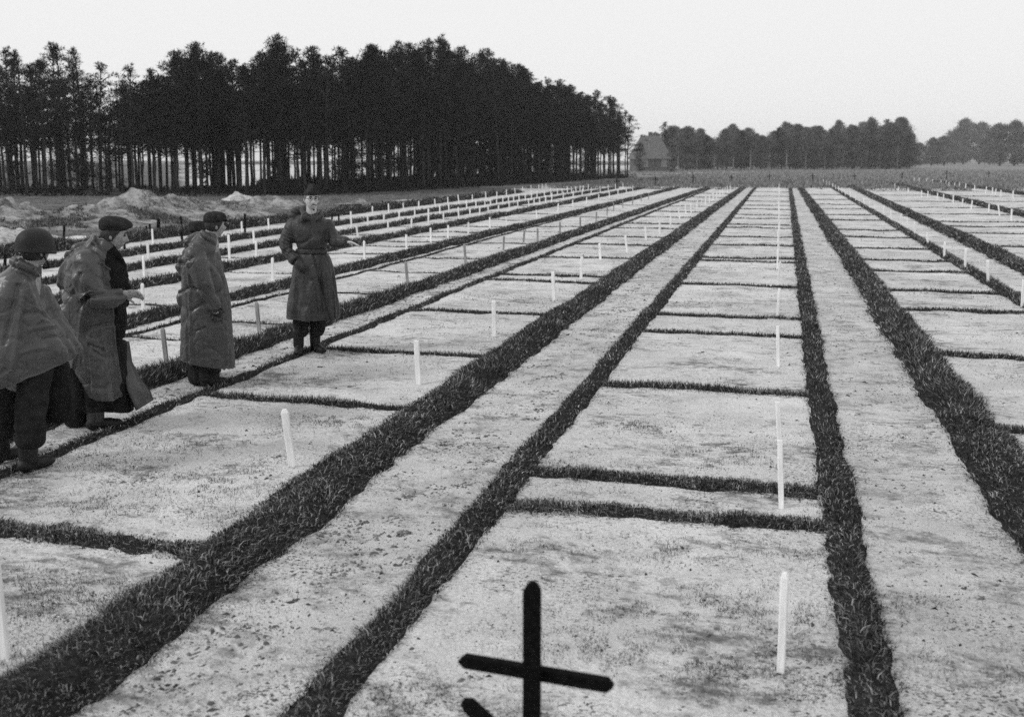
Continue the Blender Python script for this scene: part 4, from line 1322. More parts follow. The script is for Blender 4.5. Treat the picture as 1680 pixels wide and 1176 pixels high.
def add_hand(sp, wrist, d, normal, curl=0.3, s=1.0, thumb_side=1, spread=0.09):
    """palm, four fingers of different lengths with bends, and a thumb leaving the side of the palm"""
    d = Vector(d).normalized(); nrm = Vector(normal); nrm = (nrm - d * nrm.dot(d)).normalized()
    side = d.cross(nrm) * thumb_side
    w = Vector(wrist)
    M = Matrix((side, d, nrm)).transposed()
    sp.tube([w - d * .015, w + d * .012], [.026 * s, .030 * s])
    sp.ball(w + d * .05 * s, (.041 * s, .052 * s, .017 * s), M)
    sp.ball(w + d * .03 * s + side * .022 * s, (.022 * s, .03 * s, .018 * s), M)
    for i, (o, l) in enumerate(((.028, .072), (.010, .082), (-.009, .076), (-.027, .060))):
        b = w + d * (.088 - abs(o) * .25) * s + side * o * s
        fd = (d + side * o * 3.2 * spread / .09 * .6).normalized()
        pts = [b - fd * .02 * s, b]
        cur = b
        for j, f in enumerate((.45, .30, .25)):
            a = curl * (j + 1) * (1 + .12 * i)
            dir_ = fd * math.cos(a) - nrm * math.sin(a)
            cur = cur + dir_ * l * f * s
            pts.append(cur.copy())
        sp.tube(pts, [.0105 * s, .0100 * s, .0092 * s, .0084 * s, .0072 * s], 10)
    tb = w + d * .022 * s + side * .034 * s
    t1 = tb + (side * .7 + d * .75 - nrm * .25).normalized() * .036 * s
    t2 = t1 + (side * .35 + d * .95 - nrm * (.3 + curl)).normalized() * .030 * s
    sp.tube([tb - side * .018 * s, tb, t1, t2], [.014 * s, .0125 * s, .011 * s, .009 * s], 10)

def finish_person(P_, body_me, label, skin='skin_shaded'):
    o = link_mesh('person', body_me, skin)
    o.location = tuple(P_.b)
    o.rotation_euler = (0, 0, P_.rot)
    tag(o, label, 'person', 'men in coats standing between the grave beds')
    return o

def wear(person, name, me, mat, label=None):
    o = link_mesh(name, me, mat, person)
    if label: o['label'] = label
    return o

def boot_soup(ankle, foot_dir, s=1.0, h=0.24):
    sp = Soup()
    a = Vector(ankle); f = Vector(foot_dir).normalized()
    sp.tube([(a.x, a.y, .08), (a.x, a.y, h)], [.058 * s, .062 * s])
    M = Matrix((Vector((-f.y, f.x, 0)), f, Vector((0, 0, 1)))).transposed()
    sp.ball(Vector((a.x, a.y, .05)) + f * -.015, (.046 * s, .065 * s, .052), M)
    sp.ball(Vector((a.x, a.y, .045)) + f * .08, (.048 * s, .09 * s, .045), M)
    sp.ball(Vector((a.x, a.y, .038)) + f * .145, (.048 * s, .062 * s, .038), M)
    me = sp.fuse('boot', .007, 2)
    n = len(me.vertices); co = np.empty(n * 3, np.float32); me.vertices.foreach_get('co', co); co = co.reshape(-1, 3)
    co[:, 2] = np.maximum(co[:, 2], 0.0); me.vertices.foreach_set('co', co.ravel()); me.update()
    return me

def hat_mesh(rings, c, M, n=40, thick=True, name='cap'):
    """rings in the head's frame: (z, half x, half y, x offset, y offset, tilt front)"""
    V, Fc = [], []
    for (z, rx, ry, ox, oy, tf) in rings:
        for k in range(n):
            t = 2 * math.pi * k / n
            x, y = ox + rx * math.cos(t), oy + ry * math.sin(t)
            V.append(Vector(c) + M @ Vector((x, y, z + tf * (-y))))
    m = len(rings)
    for i in range(m - 1):
        for k in range(n):
            k2 = (k + 1) % n
            Fc.append((i * n + k, i * n + k2, (i + 1) * n + k2, (i + 1) * n + k))
    Fc.append(tuple((m - 1) * n + k for k in range(n)))
    Fc.append(tuple(range(n))[::-1])
    me = bpy.data.meshes.new(name); me.from_pydata([tuple(v) for v in V], [], Fc); me.update()
    me.polygons.foreach_set('use_smooth', np.ones(len(me.polygons), bool))
    return me

def soft(me, sub=1):
    o = bpy.data.objects.new('tmp', me); COL.objects.link(o)
    md = o.modifiers.new('s', 'SUBSURF'); md.levels = sub
    out = bpy.data.meshes.new_from_object(o.evaluated_get(bpy.context.evaluated_depsgraph_get()))
    out.name = me.name
    bpy.data.objects.remove(o)
    return out

def hair_mesh(c, M, s=1.0, low=-0.055, front=0.015):
    """short hair over the back and sides of the head"""
    V, Fc = [], []
    n, m = 40, 14
    for i in range(m + 1):
        for k in range(n):
            ph = 2 * math.pi * k / n
            back = math.sin(ph)                              # +1 behind, -1 in front
            lowz = low + (front - low) * max(0, -back * 1.25 + .1)
            z = .112 + (lowz - .112) * i / m
            uz = max(-1, min(1, z / .118))
            r = math.sqrt(max(0, 1 - uz * uz))
            sx_ = .082 * (1 - .22 * (max(0, -uz)) ** 1.4); sy_ = .104 * (1 - .3 * max(0, -uz))
            V.append(Vector(c) + (M @ Vector((r * math.cos(ph) * sx_, r * math.sin(ph) * sy_, z))) * s)
    for i in range(m):
        for k in range(n):
            k2 = (k + 1) % n
            Fc.append((i * n + k, (i + 1) * n + k, (i + 1) * n + k2, i * n + k2))
    me = bpy.data.meshes.new('hair'); me.from_pydata([tuple(v) for v in V], [], Fc); me.update()
    me.polygons.foreach_set('use_smooth', np.ones(len(me.polygons), bool))
    return me

def sheet(pts_grid, thick, name):
    """a cloth panel from a grid of points, given real thickness"""
    rows, cols = len(pts_grid), len(pts_grid[0])
    V = [tuple(p) for r in pts_grid for p in r]
    Fc = [(i * cols + j, i * cols + j + 1, (i + 1) * cols + j + 1, (i + 1) * cols + j) for i in range(rows - 1) for j in range(cols - 1)]
    me = bpy.data.meshes.new(name); me.from_pydata(V, [], Fc); me.update()
    o = bpy.data.objects.new('tmp', me); COL.objects.link(o)
    a = o.modifiers.new('u', 'SUBSURF'); a.levels = 2; a.subdivision_type = 'SIMPLE' if name == 'coat_tail' else 'CATMULL_CLARK'
    md = o.modifiers.new('s', 'SOLIDIFY'); md.thickness = thick; md.offset = 0
    out = bpy.data.meshes.new_from_object(o.evaluated_get(bpy.context.evaluated_depsgraph_get())); out.name = name
    bpy.data.objects.remove(o)
    out.polygons.foreach_set('use_smooth', np.ones(len(out.polygons), bool))
    return out

def lathe_cap_round(P_):
    pass

def brows(o, hc, M, s=1.0):
    sp = Soup()
    for k in (-1, 1):
        sp.tube([hc + (M @ Vector((k * .050, -.083, .030))) * s, hc + (M @ Vector((k * .032, -.096, .038))) * s, hc + (M @ Vector((k * .012, -.102, .034))) * s], [.004, .0055, .005], 8)
        sp.ball(hc + (M @ Vector((k * .031, -.0835, .011))) * s, (.014, .007, .008), M)
    wear(o, 'eyes', sp.fuse('eyes', .0035, 0), 'hair')

# ---- the man facing the camera: garrison cap, belted overcoat with hood, one hand in the pocket, the other open
def man_garrison():
    P_ = Person(505, 578); L = P_.L
    hc = L(511, 327, -.06); hc.y = -.05
    yaw = 0.22
    V, Fc, M = head_pts(hc, yaw, 0.04, 0, 0.98)
    sp = Soup(); sp.add(V, Fc)
    for s in (-1, 1):
        sp.ball(hc + M @ Vector((s * .074, .014, -.008)), (.009, .017, .027), M)
    sp.tube([hc + Vector((0, .02, -.06)), hc + Vector((-.005, .045, -.20))], [.056, .058])
    sh_l, sh_r = L(486, 370, .02), L(533, 369, .02)
    pel = L(512, 445, 0)
    sp.tube([hc + Vector((-.005, .05, -.18)), (hc.x, .03, pel.z + .30), pel], [.07, .11, .12])
    el, po, hl = L(470, 406, .0), L(488, 431, -.14), L(503, 442, -.20)
    sp.tube([sh_l, el, po], [.055, .038, .028])
    add_hand(sp, po, hl - po, (0, -1, .3), .5, .8)
    er, wr = L(549, 397, -.10), L(567, 397, -.27)
    sp.tube([sh_r, L(543, 382, -.02), er, L(560, 397, -.2), wr], [.055, .04, .026, .022, .022])
    add_hand(sp, wr, L(590, 401, -.30) - wr, (0.1, .25, 1), .16, 1.0, -1, .13)
    for px, k, dy in ((492, 0, -.02), (518, 1, .04)):
        sp.tube([pel + Vector((-.07 + .14 * k, 0, 0)), L(px + 2, 520, dy), L(px, 560, dy)], [.085, .055, .036])
    body = sp.fuse('person', .0063, 1)
    o = finish_person(P_, body, 'man facing the camera in a dark belted overcoat and garrison cap, one hand held out', 'skin')
    # overcoat
    sp = Soup()
    R_ = lambda xl, yl, xr, yr, dy, b: (L(xl, yl, dy), L(xr, yr, dy), b)
    sp.loft([R_(499, 346, 525, 347, .04, .07), R_(497, 349, 527, 350, .02, .085), R_(488, 356, 533, 357, .01, .12), R_(478, 363, 539, 364, .01, .145), R_(478, 376, 540, 376, 0, .165), R_(482, 392, 538, 392, -.01, .17), R_(486, 408, 536, 408, 0, .165),
             R_(486, 413, 537, 413, 0, .162), R_(482, 428, 544, 428, 0, .20), R_(478, 450, 550, 450, 0, .24), R_(474, 480, 554, 480, 0, .27), R_(470, 506, 558, 506, .0, .29), R_(469, 522, 559, 521, .0, .295)])
    sp.tube([L(484, 367, .02), L(474, 384, .0), L(469, 406, -.02), L(483, 425, -.13), L(499, 440, -.19)], [.085, .088, .078, .076, .062])
    sp.tube([L(535, 368, .02), L(543, 382, -.02), L(549, 397, -.10), L(560, 397, -.2), L(568, 397, -.27)], [.085, .078, .074, .068, .058])
    sp.tube([hc + Vector((0, .045, -.155)), hc + Vector((-.005, .045, -.20))], [.066, .092])
    # hood lying on the shoulders, turned collar
    sp.ball(L(489, 347, .10), (.085, .07, .06)); sp.ball(L(484, 354, .10), (.075, .06, .05)); sp.ball(L(505, 345, .14), (.11, .05, .06)); sp.ball(L(527, 352, .09), (.07, .06, .05))
    sp.tube([L(494, 344, -.02), L(499, 354, -.13), L(508, 360, -.15)], [.026, .030, .022])
    sp.tube([L(527, 346, -.02), L(527, 354, -.11), L(519, 361, -.15)], [.024, .026, .018])
    sp.tube([L(497, 356, -.13), L(494, 364, -.155)], [.035, .02])
    me = sp.fuse('overcoat', .0078, 2)
    zw = L(511, 411, 0).z
    xl_, xr_ = L(540, 500, -.28).x, L(511, 430, -.2).x
    base = coat_folds(zw, 3.1, .026, .007, 8.0)
    def fn(x, y, z, no):
        d = base(x, y, z, no)
        # belt cinch, front closure, pleats falling from the belt
        d -= .014 * np.exp(-((z - zw) / .035) ** 2)
        t = np.clip((zw - z) / .75, 0, 1)
        xe = xr_ + (xl_ - xr_) * t
        front = (y < -.05)
        d += front * (.012 * np.exp(-((x - xe + .012) / .012) ** 2) - .018 * np.exp(-((x - xe - .012) / .010) ** 2)) * (z < zw)
        d -= front * .006 * np.exp(-((x - xr_) / .008) ** 2) * (z > zw)
        # sleeve creases at the bent elbow
        ex = L(474, 400).x
        arm = np.exp(-((x - ex) / .07) ** 2) * np.exp(-((z - zw - .06) / .11) ** 2)
        d += arm * .008 * np.sin((z * 1.0 + x * .5) * 150)
        return d
    wrinkle(me, fn)
    wear(o, 'overcoat', me, 'overcoat')
    # belt
    sp = Soup(); sp.loft([R_(485.5, 408, 537.5, 408, 0, .172), R_(485.5, 414.5, 537.5, 414.5, 0, .172)], 48)
    me = sp.fuse('belt', .008, 0)
    wear(o, 'belt', me, 'overcoat')
    # trousers and boots
    sp = Soup()
    sp.tube([L(494, 500, 0), L(494, 525, -.02), L(494, 546, -.02)], [.10, .088, .078]); sp.tube([L(521, 500, 0), L(522, 525, .02), L(519, 546, .02)], [.10, .09, .070])
    me = sp.fuse('trousers', .009, 2); wrinkle(me, lambda x, y, z, no: .010 * ridged(x * 8, y * 8, z * 22) + .004 * vnoise(x * 30, y * 30, z * 30))
    wear(o, 'trousers', me, 'trouser_cloth')
    a = L(490, 566, -.02); wear(o, 'boot', boot_soup((a.x, -.02, 0), (-.05, -1, 0), 1.0, .26), 'boot_leather')
    a = L(517, 562, .04); wear(o, 'boot', boot_soup((a.x, .05, 0), (.5, -.85, 0), 1.0, .26), 'boot_leather')
    # cap, hair, glasses, moustache
    C = hc + M @ Vector((0, .0, .0))
    me = hat_mesh([(.056, .079, .104, 0, .0, .0), (.080, .070, .107, 0, .0, .03), (.105, .054, .110, 0, .0, .04), (.130, .035, .108, 0, 0, .06), (.160, .013, .100, 0, 0, .08), (.164, .004, .095, 0, 0, .08)], C, M)
    cap = wear(o, 'garrison_cap', me, 'cap_cloth')
    me = hat_mesh([(.050, .081, .107, 0, 0, .0), (.055, .084, .111, 0, 0, .0), (.080, .077, .112, 0, 0, .05), (.096, .066, .111, 0, 0, .10)], C, M, name='turned_edge')
    wear(cap, 'turned_edge', me, 'cap_cloth')
    wear(o, 'hair', hair_mesh(hc, M, .985, -.03, .075), 'hair_grey')
    sp = Soup(); sp.tube([hc + M @ Vector((-.028, -.104, -.062)), hc + M @ Vector((0, -.116, -.050)), hc + M @ Vector((.028, -.104, -.062))], [.004, .0065, .004], 10)
    sp.ball(hc + M @ Vector((0, -.100, -.108)), (.013, .010, .010), M)
    wear(o, 'beard', sp.fuse('beard', .004, 1), 'hair')
    sp = Soup()
    for s in (-1, 1):
        pts = [hc + M @ Vector((s * .033 + .022 * math.cos(t), -.104 + .006 * abs(math.cos(t)), .010 + .019 * math.sin(t))) for t in np.linspace(0, 2 * math.pi, 14)]
        sp.tube(pts, [.0028] * 14, 8)
        sp.tube([hc + M @ Vector((s * .055, -.098, .014)), hc + M @ Vector((s * .080, -.01, .012))], [.0025, .0025], 8)
        sp.tube([hc + M @ Vector((s * .045, -.100, .036)), hc + M @ Vector((s * .018, -.106, .037))], [.004, .005], 8)
        sp.ball(hc + M @ Vector((s * .031, -.0835, .011)), (.012, .006, .007), M)
    sp.tube([hc + M @ Vector((-.011, -.112, .014)), hc + M @ Vector((.011, -.112, .014))], [.0028, .0028], 8)
    wear(o, 'glasses', sp.fuse('glasses', .0025, 0), 'wire')
man_garrison()

# ---- the man in the peaked field cap, seen from behind and the side, long raincoat
def man_peaked():
    P_ = Person(333, 633); L = P_.L
    hc = L(353, 370, -.02); hc.y = -.02
    yaw = math.pi / 2 + 0.38
    V, Fc, M = head_pts(hc, yaw, 0.05, 0, 0.95)
    sp = Soup(); sp.add(V, Fc)
    for s in (-1, 1):
        sp.ball(hc + M @ Vector((s * .070, .016, -.012)), (.009, .016, .025), M)
    sp.tube([hc + Vector((-.03, 0, -.05)), hc + Vector((-.055, 0, -.17))], [.058, .066])
    pel = L(335, 500, 0)
    sp.tube([hc + Vector((-.055, 0, -.15)), L(334, 440, 0), pel], [.09, .12, .13])
    sh, el, wr = L(327, 413, -.15), L(337, 466, -.22), L(350, 500, -.25)
    sp.tube([sh, el, wr], [.052, .042, .03])
    sp.tube([L(345, 412, .15), L(352, 462, .2), L(362, 500, .15)], [.052, .042, .03])
    sp.tube([hc + Vector((-.06, 0, -.17)), sh], [.07, .055]); sp.tube([hc + Vector((-.06, 0, -.17)), L(345, 412, .15)], [.07, .055])
    add_hand(sp, wr + Vector((0, 0, .02)), (.25, .05, -1), (.2, .9, 0), .55, .8)
    for px, dy in ((325, .06), (343, -.04)):
        sp.tube([pel, L(px, 575, dy), L(px, 620, dy)], [.09, .06, .045])
    body = sp.fuse('person', .0063, 1)
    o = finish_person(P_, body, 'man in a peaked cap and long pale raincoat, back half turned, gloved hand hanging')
    R_ = lambda xl, yl, xr, yr, dy, b: (L(xl, yl, dy), L(xr, yr, dy), b)
    sp = Soup()
    sp.loft([R_(330, 377, 355, 387, .0, .066), R_(325, 383, 354, 392, .0, .08), R_(314, 394, 357, 401, 0, .13), R_(305, 405, 359, 408, 0, .17), R_(299, 420, 362, 420, 0, .19), R_(297, 445, 367, 444, 0, .20), R_(297, 475, 373, 474, 0, .205),
             R_(297, 505, 378, 505, 0, .21), R_(295, 535, 382, 537, 0, .225), R_(294, 565, 385, 570, 0, .235), R_(293, 589, 387, 603, 0, .24)])
    sp.tube([L(322, 408, -.14), L(324, 430, -.20), L(334, 465, -.235), L(347, 492, -.25), L(353, 505, -.255)], [.090, .095, .082, .070, .058])
    sp.tube([L(346, 408, .14), L(354, 440, .2), L(360, 480, .16)], [.08, .08, .07])
    sp.tube([hc + Vector((-.035, 0, -.085)), hc + Vector((-.055, 0, -.17))], [.072, .095])
    # hood folded on the back, standing collar
    sp.tube([L(303, 403, .02), L(312, 395, .02), L(327, 386, .02)], [.045, .055, .045]); sp.tube([L(297, 425, .03), L(294, 436, .03), L(300, 450, .03)], [.035, .045, .03]); sp.tube([L(297, 478, .0), L(294, 489, .0), L(298, 500, .0)], [.03, .04, .03])
    sp.tube([L(331, 381, -.07), L(340, 389, -.10), L(349, 397, -.09), L(356, 404, -.05)], [.028, .032, .030, .020])
    me = sp.fuse('raincoat', .0075, 2)
    base = coat_folds(L(330, 500).z, 8.4, .016, .010, 6.5)
    def fn(x, y, z, no):
        d = base(x, y, z, no)
        # back seam and two long folds, front edge piping, a slanting pocket
        front = y < 0.05
        for px, py0, py1, amp in ((309, 420, 585, .016), (303, 430, 585, -.014), (361, 410, 520, .010), (366, 420, 590, -.012)):
            a, b = L(px, py0), L(px + 4, py1)
            d += front * amp * np.exp(-((x - (a.x + (b.x - a.x) * np.clip((a.z - z) / (a.z - b.z), 0, 1))) / .012) ** 2) * (z < a.z)
        a, b = L(320, 538), L(338, 531)
        t = np.clip((x - a.x) / (b.x - a.x), 0, 1)
        d -= front * .014 * np.exp(-((z - (a.z + (b.z - a.z) * t)) / .010) ** 2) * ((x > a.x) & (x < b.x))
        return d
    wrinkle(me, fn)
    wear(o, 'raincoat', me, 'raincoat_light')
    sp = Soup(); add_hand(sp, wr, (.25, .05, -1), (.2, .9, 0), .55, 1.22); sp.ball(wr + Vector((.012, .002, -.05)), (.034, .045, .06)); sp.tube([wr + Vector((-.02, 0, .06)), wr], [.04, .038])
    wear(o, 'glove', sp.fuse('glove', .006, 1), 'glove')
    sp = Soup(); sp.tube([L(325, 570, .06), L(325, 600, .06), L(325, 622, .06)], [.10, .09, .085]); sp.tube([L(344, 570, -.05), L(344, 600, -.05), L(343, 624, -.05)], [.10, .09, .085])
    me = sp.fuse('trousers', .009, 2); wrinkle(me, lambda x, y, z, no: .010 * ridged(x * 8, y * 8, z * 20))
    wear(o, 'trousers', me, 'trouser_cloth')
    for px, dy in ((326, .06), (342, -.05)):
        a = L(px, 620, dy); wear(o, 'boot', boot_soup((a.x, dy, 0), (.85, .5, 0), 1.0, .2), 'boot_leather')
    C = hc
    me = hat_mesh([(.040, .082, .106, 0, .008, .05), (.058, .085, .110, 0, .006, .03), (.085, .083, .108, 0, .004, 0), (.112, .070, .092, 0, .004, 0), (.128, .045, .060, 0, .004, 0), (.133, .012, .016, 0, .004, 0)], C, M)
    wrinkle(me, lambda x, y, z, no: .004 * vnoise(x * 20, y * 20, z * 20))
    cap = wear(o, 'peaked_cap', me, 'cap_cloth')
    g = []
    for i, f in enumerate((0, .5, 1)):
        g.append([C + M @ Vector((math.sin(t) * (.080 + .006 * f), -.072 - .045 * f * math.cos(t) - .030 * math.cos(t), .048 - .014 * f + .008 * math.cos(t))) for t in np.linspace(-1.25, 1.25, 9)])
    wear(cap, 'peak', sheet(g, .006, 'peak'), 'cap_cloth')
    wear(o, 'hair', hair_mesh(hc, M, .955, -.055, .075), 'hair')
    brows(o, hc, M, .95)
man_peaked()

# ---- the man almost hidden behind him: only cap, nape and shoulder show
def man_behind():
    P_ = Person(322, 618); L = P_.L
    hc = L(327, 383, .0)
    V, Fc, M = head_pts(hc, math.pi * .75, 0.0, 0, 0.93)
    sp = Soup(); sp.add(V, Fc)
    sp.tube([hc + Vector((0, 0, -.05)), hc + Vector((-.01, 0, -.17))], [.058, .066])
    pel = L(330, 500, 0)
    sp.tube([hc + Vector((-.01, 0, -.15)), L(330, 440, 0), pel], [.09, .12, .13])
    for px in (321, 340):
        sp.tube([pel, L(px, 560, 0), L(px, 606, 0)], [.09, .06, .045])
    for px in (312, 350):
        sp.tube([hc + Vector((-.01, 0, -.18)), L(px, 418, 0), L(px + 2, 465, .0), L(px + 6, 500, -.06)], [.06, .05, .04, .03])
    add_hand(sp, L(318, 500, -.06), (0, 0, -1), (0, 1, 0), .4); add_hand(sp, L(356, 500, -.06), (0, 0, -1), (0, 1, 0), .4)
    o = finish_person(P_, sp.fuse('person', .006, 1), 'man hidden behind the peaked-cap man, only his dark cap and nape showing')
    R_ = lambda xl, yl, xr, yr, dy, b: (L(xl, yl, dy), L(xr, yr, dy), b)
    sp = Soup()
    sp.loft([R_(316, 396, 344, 397, 0, .09), R_(308, 408, 352, 408, 0, .14), R_(304, 430, 358, 430, 0, .18), R_(304, 480, 362, 480, 0, .19), R_(303, 540, 366, 540, 0, .20), R_(304, 576, 368, 576, 0, .21)])
    for px in (312, 350):
        sp.tube([L(px, 412, 0), L(px + 1, 440, .0), L(px + 3, 470, -.02), L(px + 6, 497, -.06)], [.08, .08, .07, .055])
    me = sp.fuse('raincoat', .011, 2); wrinkle(me, coat_folds(L(330, 500).z, 5.7, .012, .008))
    wear(o, 'raincoat', me, 'raincoat')
    sp = Soup(); [sp.tube([L(px, 560, 0), L(px, 606, 0)], [.09, .08]) for px in (321, 340)]
    wear(o, 'trousers', sp.fuse('trousers', .011, 2), 'trouser_cloth')
    for px in (321, 340):
        a = L(px, 606, 0); wear(o, 'boot', boot_soup((a.x, 0, 0), (.6, .8, 0)), 'boot_leather')
    me = hat_mesh([(.015, .083, .106, 0, 0, 0), (.05, .087, .110, 0, 0, 0), (.055, .084, .107, 0, 0, 0), (.095, .088, .112, 0, 0, 0), (.115, .080, .10, 0, 0, 0), (.122, .03, .04, 0, 0, 0)], hc, M)
    wear(o, 'cap', me, 'cap_cloth')
    wear(o, 'hair', hair_mesh(hc, M, .935, -.07, .02), 'hair')
man_behind()

# ---- the man in the soft round cap, profile to the right, big raincoat, hand held out
def man_soft_cap():
    P_ = Person(155, 702); L = P_.L
    hc = L(187, 386, -.02)
    yaw = math.pi / 2 - 0.12
    V, Fc, M = head_pts(hc, yaw, 0.16, 0, 1.0)
    sp = Soup(); sp.add(V, Fc)
    for s in (-1, 1):
        sp.ball(hc + M @ Vector((s * .073, .014, -.010)), (.009, .017, .026), M)
    sp.tube([hc + Vector((-.035, 0, -.03)), hc + Vector((-.085, .01, -.15))], [.058, .068])
    pel = L(155, 560, 0)
    sp.tube([hc + Vector((-.085, .01, -.13)), L(152, 480, 0), pel], [.09, .14, .14])
    sh, el, wr = L(142, 432, -.15), L(152, 488, -.24), L(204, 482, -.27)
    sp.tube([hc + Vector((-.10, 0, -.17)), sh, el, wr], [.07, .055, .045, .028])
    sp.tube([hc + Vector((-.06, 0, -.17)), L(178, 436, .16), L(176, 500, .2), L(200, 520, .1)], [.07, .055, .045, .03])
    add_hand(sp, wr, (1, -.05, -.06), (-.1, .9, .5), .35, 1.0, -1)
    for px, dy in ((156, -.04), (128, .12)):
        sp.tube([pel, L(px, 640, dy), L(px, 690, dy)], [.10, .07, .05])
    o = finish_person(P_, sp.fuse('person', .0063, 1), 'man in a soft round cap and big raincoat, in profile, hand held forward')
    R_ = lambda xl, yl, xr, yr, dy, b: (L(xl, yl, dy), L(xr, yr, dy), b)
    sp = Soup()
    sp.loft([R_(152, 383, 179, 399, .01, .072), R_(148, 390, 180, 405, .01, .085), R_(138, 402, 190, 418, .02, .13), R_(119, 410, 200, 428, .02, .18), R_(108, 424, 207, 440, .02, .21), R_(102, 446, 211, 456, .02, .22), R_(99, 475, 210, 478, .02, .22), R_(98, 505, 209, 505, .02, .22),
             R_(97, 540, 209, 540, .02, .225), R_(100, 570, 208, 572, .0, .235), R_(112, 592, 207, 610, -.02, .24), R_(128, 618, 203, 636, -.04, .235), R_(146, 648, 199, 651, -.07, .22)])
    sp.tube([L(142, 425, -.14), L(143, 450, -.21), L(150, 482, -.25), L(172, 491, -.27), L(190, 487, -.275), L(201, 483, -.27)], [.105, .115, .105, .085, .068, .056])
    sp.tube([L(184, 432, .14), L(192, 460, .2), L(198, 500, .18)], [.09, .09, .08])
    sp.tube([hc + Vector((-.055, 0, -.065)), hc + Vector((-.085, .01, -.15))], [.076, .10])
    # cape of the hood at the back, standing collar and lapel
    sp.tube([L(150, 402, .03), L(128, 408, .04), L(112, 424, .05), L(102, 455, .04), L(98, 480, .03)], [.03, .05, .055, .05, .03])
    sp.tube([L(153, 396, -.07), L(160, 408, -.11), L(168, 420, -.14), L(174, 432, -.16)], [.022, .03, .030, .02])
    sp.tube([L(181, 402, -.05), L(192, 420, -.08), L(205, 440, -.10)], [.02, .03, .03])
    me = sp.fuse('raincoat', .008, 2)
    base = coat_folds(L(150, 540).z, 1.7, .020, .012, 6.0)
    def fn(x, y, z, no):
        d = base(x, y, z, no)
        front = y < 0.03
        for (ax, ay, bx, by, amp, w) in ((159, 425, 180, 440, .014, .010), (182, 500, 200, 650, .014, .010), (186, 500, 204, 650, -.016, .012), (165, 520, 168, 555, .010, .012), (128, 440, 122, 480, -.016, .015), (137, 500, 118, 600, .012, .014), (168, 562, 196, 645, -.010, .010)):
            a, b = L(ax, ay), L(bx, by)
            t = np.clip((a.z - z) / (a.z - b.z), 0, 1)
            d += front * amp * np.exp(-((x - (a.x + (b.x - a.x) * t)) / w) ** 2) * ((z < a.z) & (z > b.z))
        a, b = L(143, 557), L(172, 567)                     # pocket slit
        t = np.clip((x - a.x) / (b.x - a.x), 0, 1)
        d -= front * .014 * np.exp(-((z - (a.z + (b.z - a.z) * t)) / .009) ** 2) * ((x > a.x) & (x < b.x))
        return d
    wrinkle(me, fn)
    rc = wear(o, 'raincoat', me, 'raincoat_light')
    # the coat hangs open: the dark lining shows along its front
    me.materials.append(MATS['coat_lining'])
    zs = [(L(*q).z, L(*q).x) for q in ((207, 655), (203, 640), (196, 600), (190, 560), (186, 520), (183, 500), (182, 470), (173, 440), (171, 425), (176, 410), (186, 402))]
    cen = np.empty(len(me.polygons) * 3, np.float32); me.polygons.foreach_get('center', cen); cen = cen.reshape(-1, 3)
    lim = np.interp(cen[:, 2], [z for z, _ in zs], [x for _, x in zs])
    sleeve = cen[:, 1] < -.185
    dark = (cen[:, 0] > lim) & (cen[:, 2] < L(186, 402).z) & ~sleeve
    me.polygons.foreach_set('material_index', dark.astype(np.int32))
    # the dark inner skirt and the coat tail blown to the side
    sp = Soup()
    sp.loft([R_(108, 560, 210, 560, .05, .20), R_(106, 600, 212, 600, .06, .21), R_(112, 640, 216, 640, .06, .20), R_(118, 668, 222, 672, .07, .19)])
    me = sp.fuse('coat_lining', .011, 2); wrinkle(me, coat_folds(L(150, 540).z, 9.7, .014, .004))
    wear(o, 'coat_lining', me, 'coat_lining')
    g = [[L(204, 560, .02), L(208, 560, .06), L(211, 560, .12)], [L(204, 595, -.02), L(211, 594, .04), L(216, 594, .12)], [L(206, 622, -.06), L(222, 622, .02), L(231, 622, .14)], [L(209, 640, -.10), L(232, 641, .0), L(246, 642, .14)], [L(224, 673, -.12), L(238, 664, .02), L(251, 656, .16)]]
    wear(o, 'coat_tail', sheet(g, .012, 'coat_tail'), 'raincoat')
    sp = Soup(); sp.tube([L(156, 630, -.04), L(156, 672, -.04)], [.11, .075]); sp.tube([L(128, 640, .12), L(126, 690, .12)], [.11, .085])
    me = sp.fuse('trousers', .010, 2); wrinkle(me, lambda x, y, z, no: .008 * ridged(x * 8, y * 8, z * 20))
    wear(o, 'trousers', me, 'trouser_cloth')
    sp = Soup(); a = L(157, 690, -.04); sp.tube([L(156, 668, -.04), L(157, 690, -.04)], [.072, .066]); wear(o, 'gaiter', sp.fuse('gaiter', .008, 2), 'raincoat')
    wear(o, 'boot', boot_soup((a.x, -.04, 0), (1, .1, 0), 1.0, .2), 'boot_leather')
    a = L(122, 688, .12); wear(o, 'boot', boot_soup((a.x, .12, 0), (1, .25, 0), 1.0, .24), 'boot_leather')
    me = hat_mesh([(.036, .080, .104, 0, .008, .10), (.062, .084, .108, 0, .006, .10), (.068, .092, .116, 0, .0, .08), (.085, .100, .122, 0, -.002, .04), (.108, .098, .120, 0, -.002, .0), (.130, .082, .10, 0, 0, -.02), (.143, .050, .062, 0, 0, -.04), (.147, .012, .015, 0, 0, -.04)], hc, M)
    me = soft(me); wrinkle(me, lambda x, y, z, no: .009 * ridged(x * 13, y * 13, z * 16) + .004 * vnoise(x * 40, y * 40, z * 40))
    wear(o, 'soft_cap', me, 'cap_cloth')
    wear(o, 'hair', hair_mesh(hc, M, 1.0, -.05, .08), 'hair')
    brows(o, hc, M)
man_soft_cap()

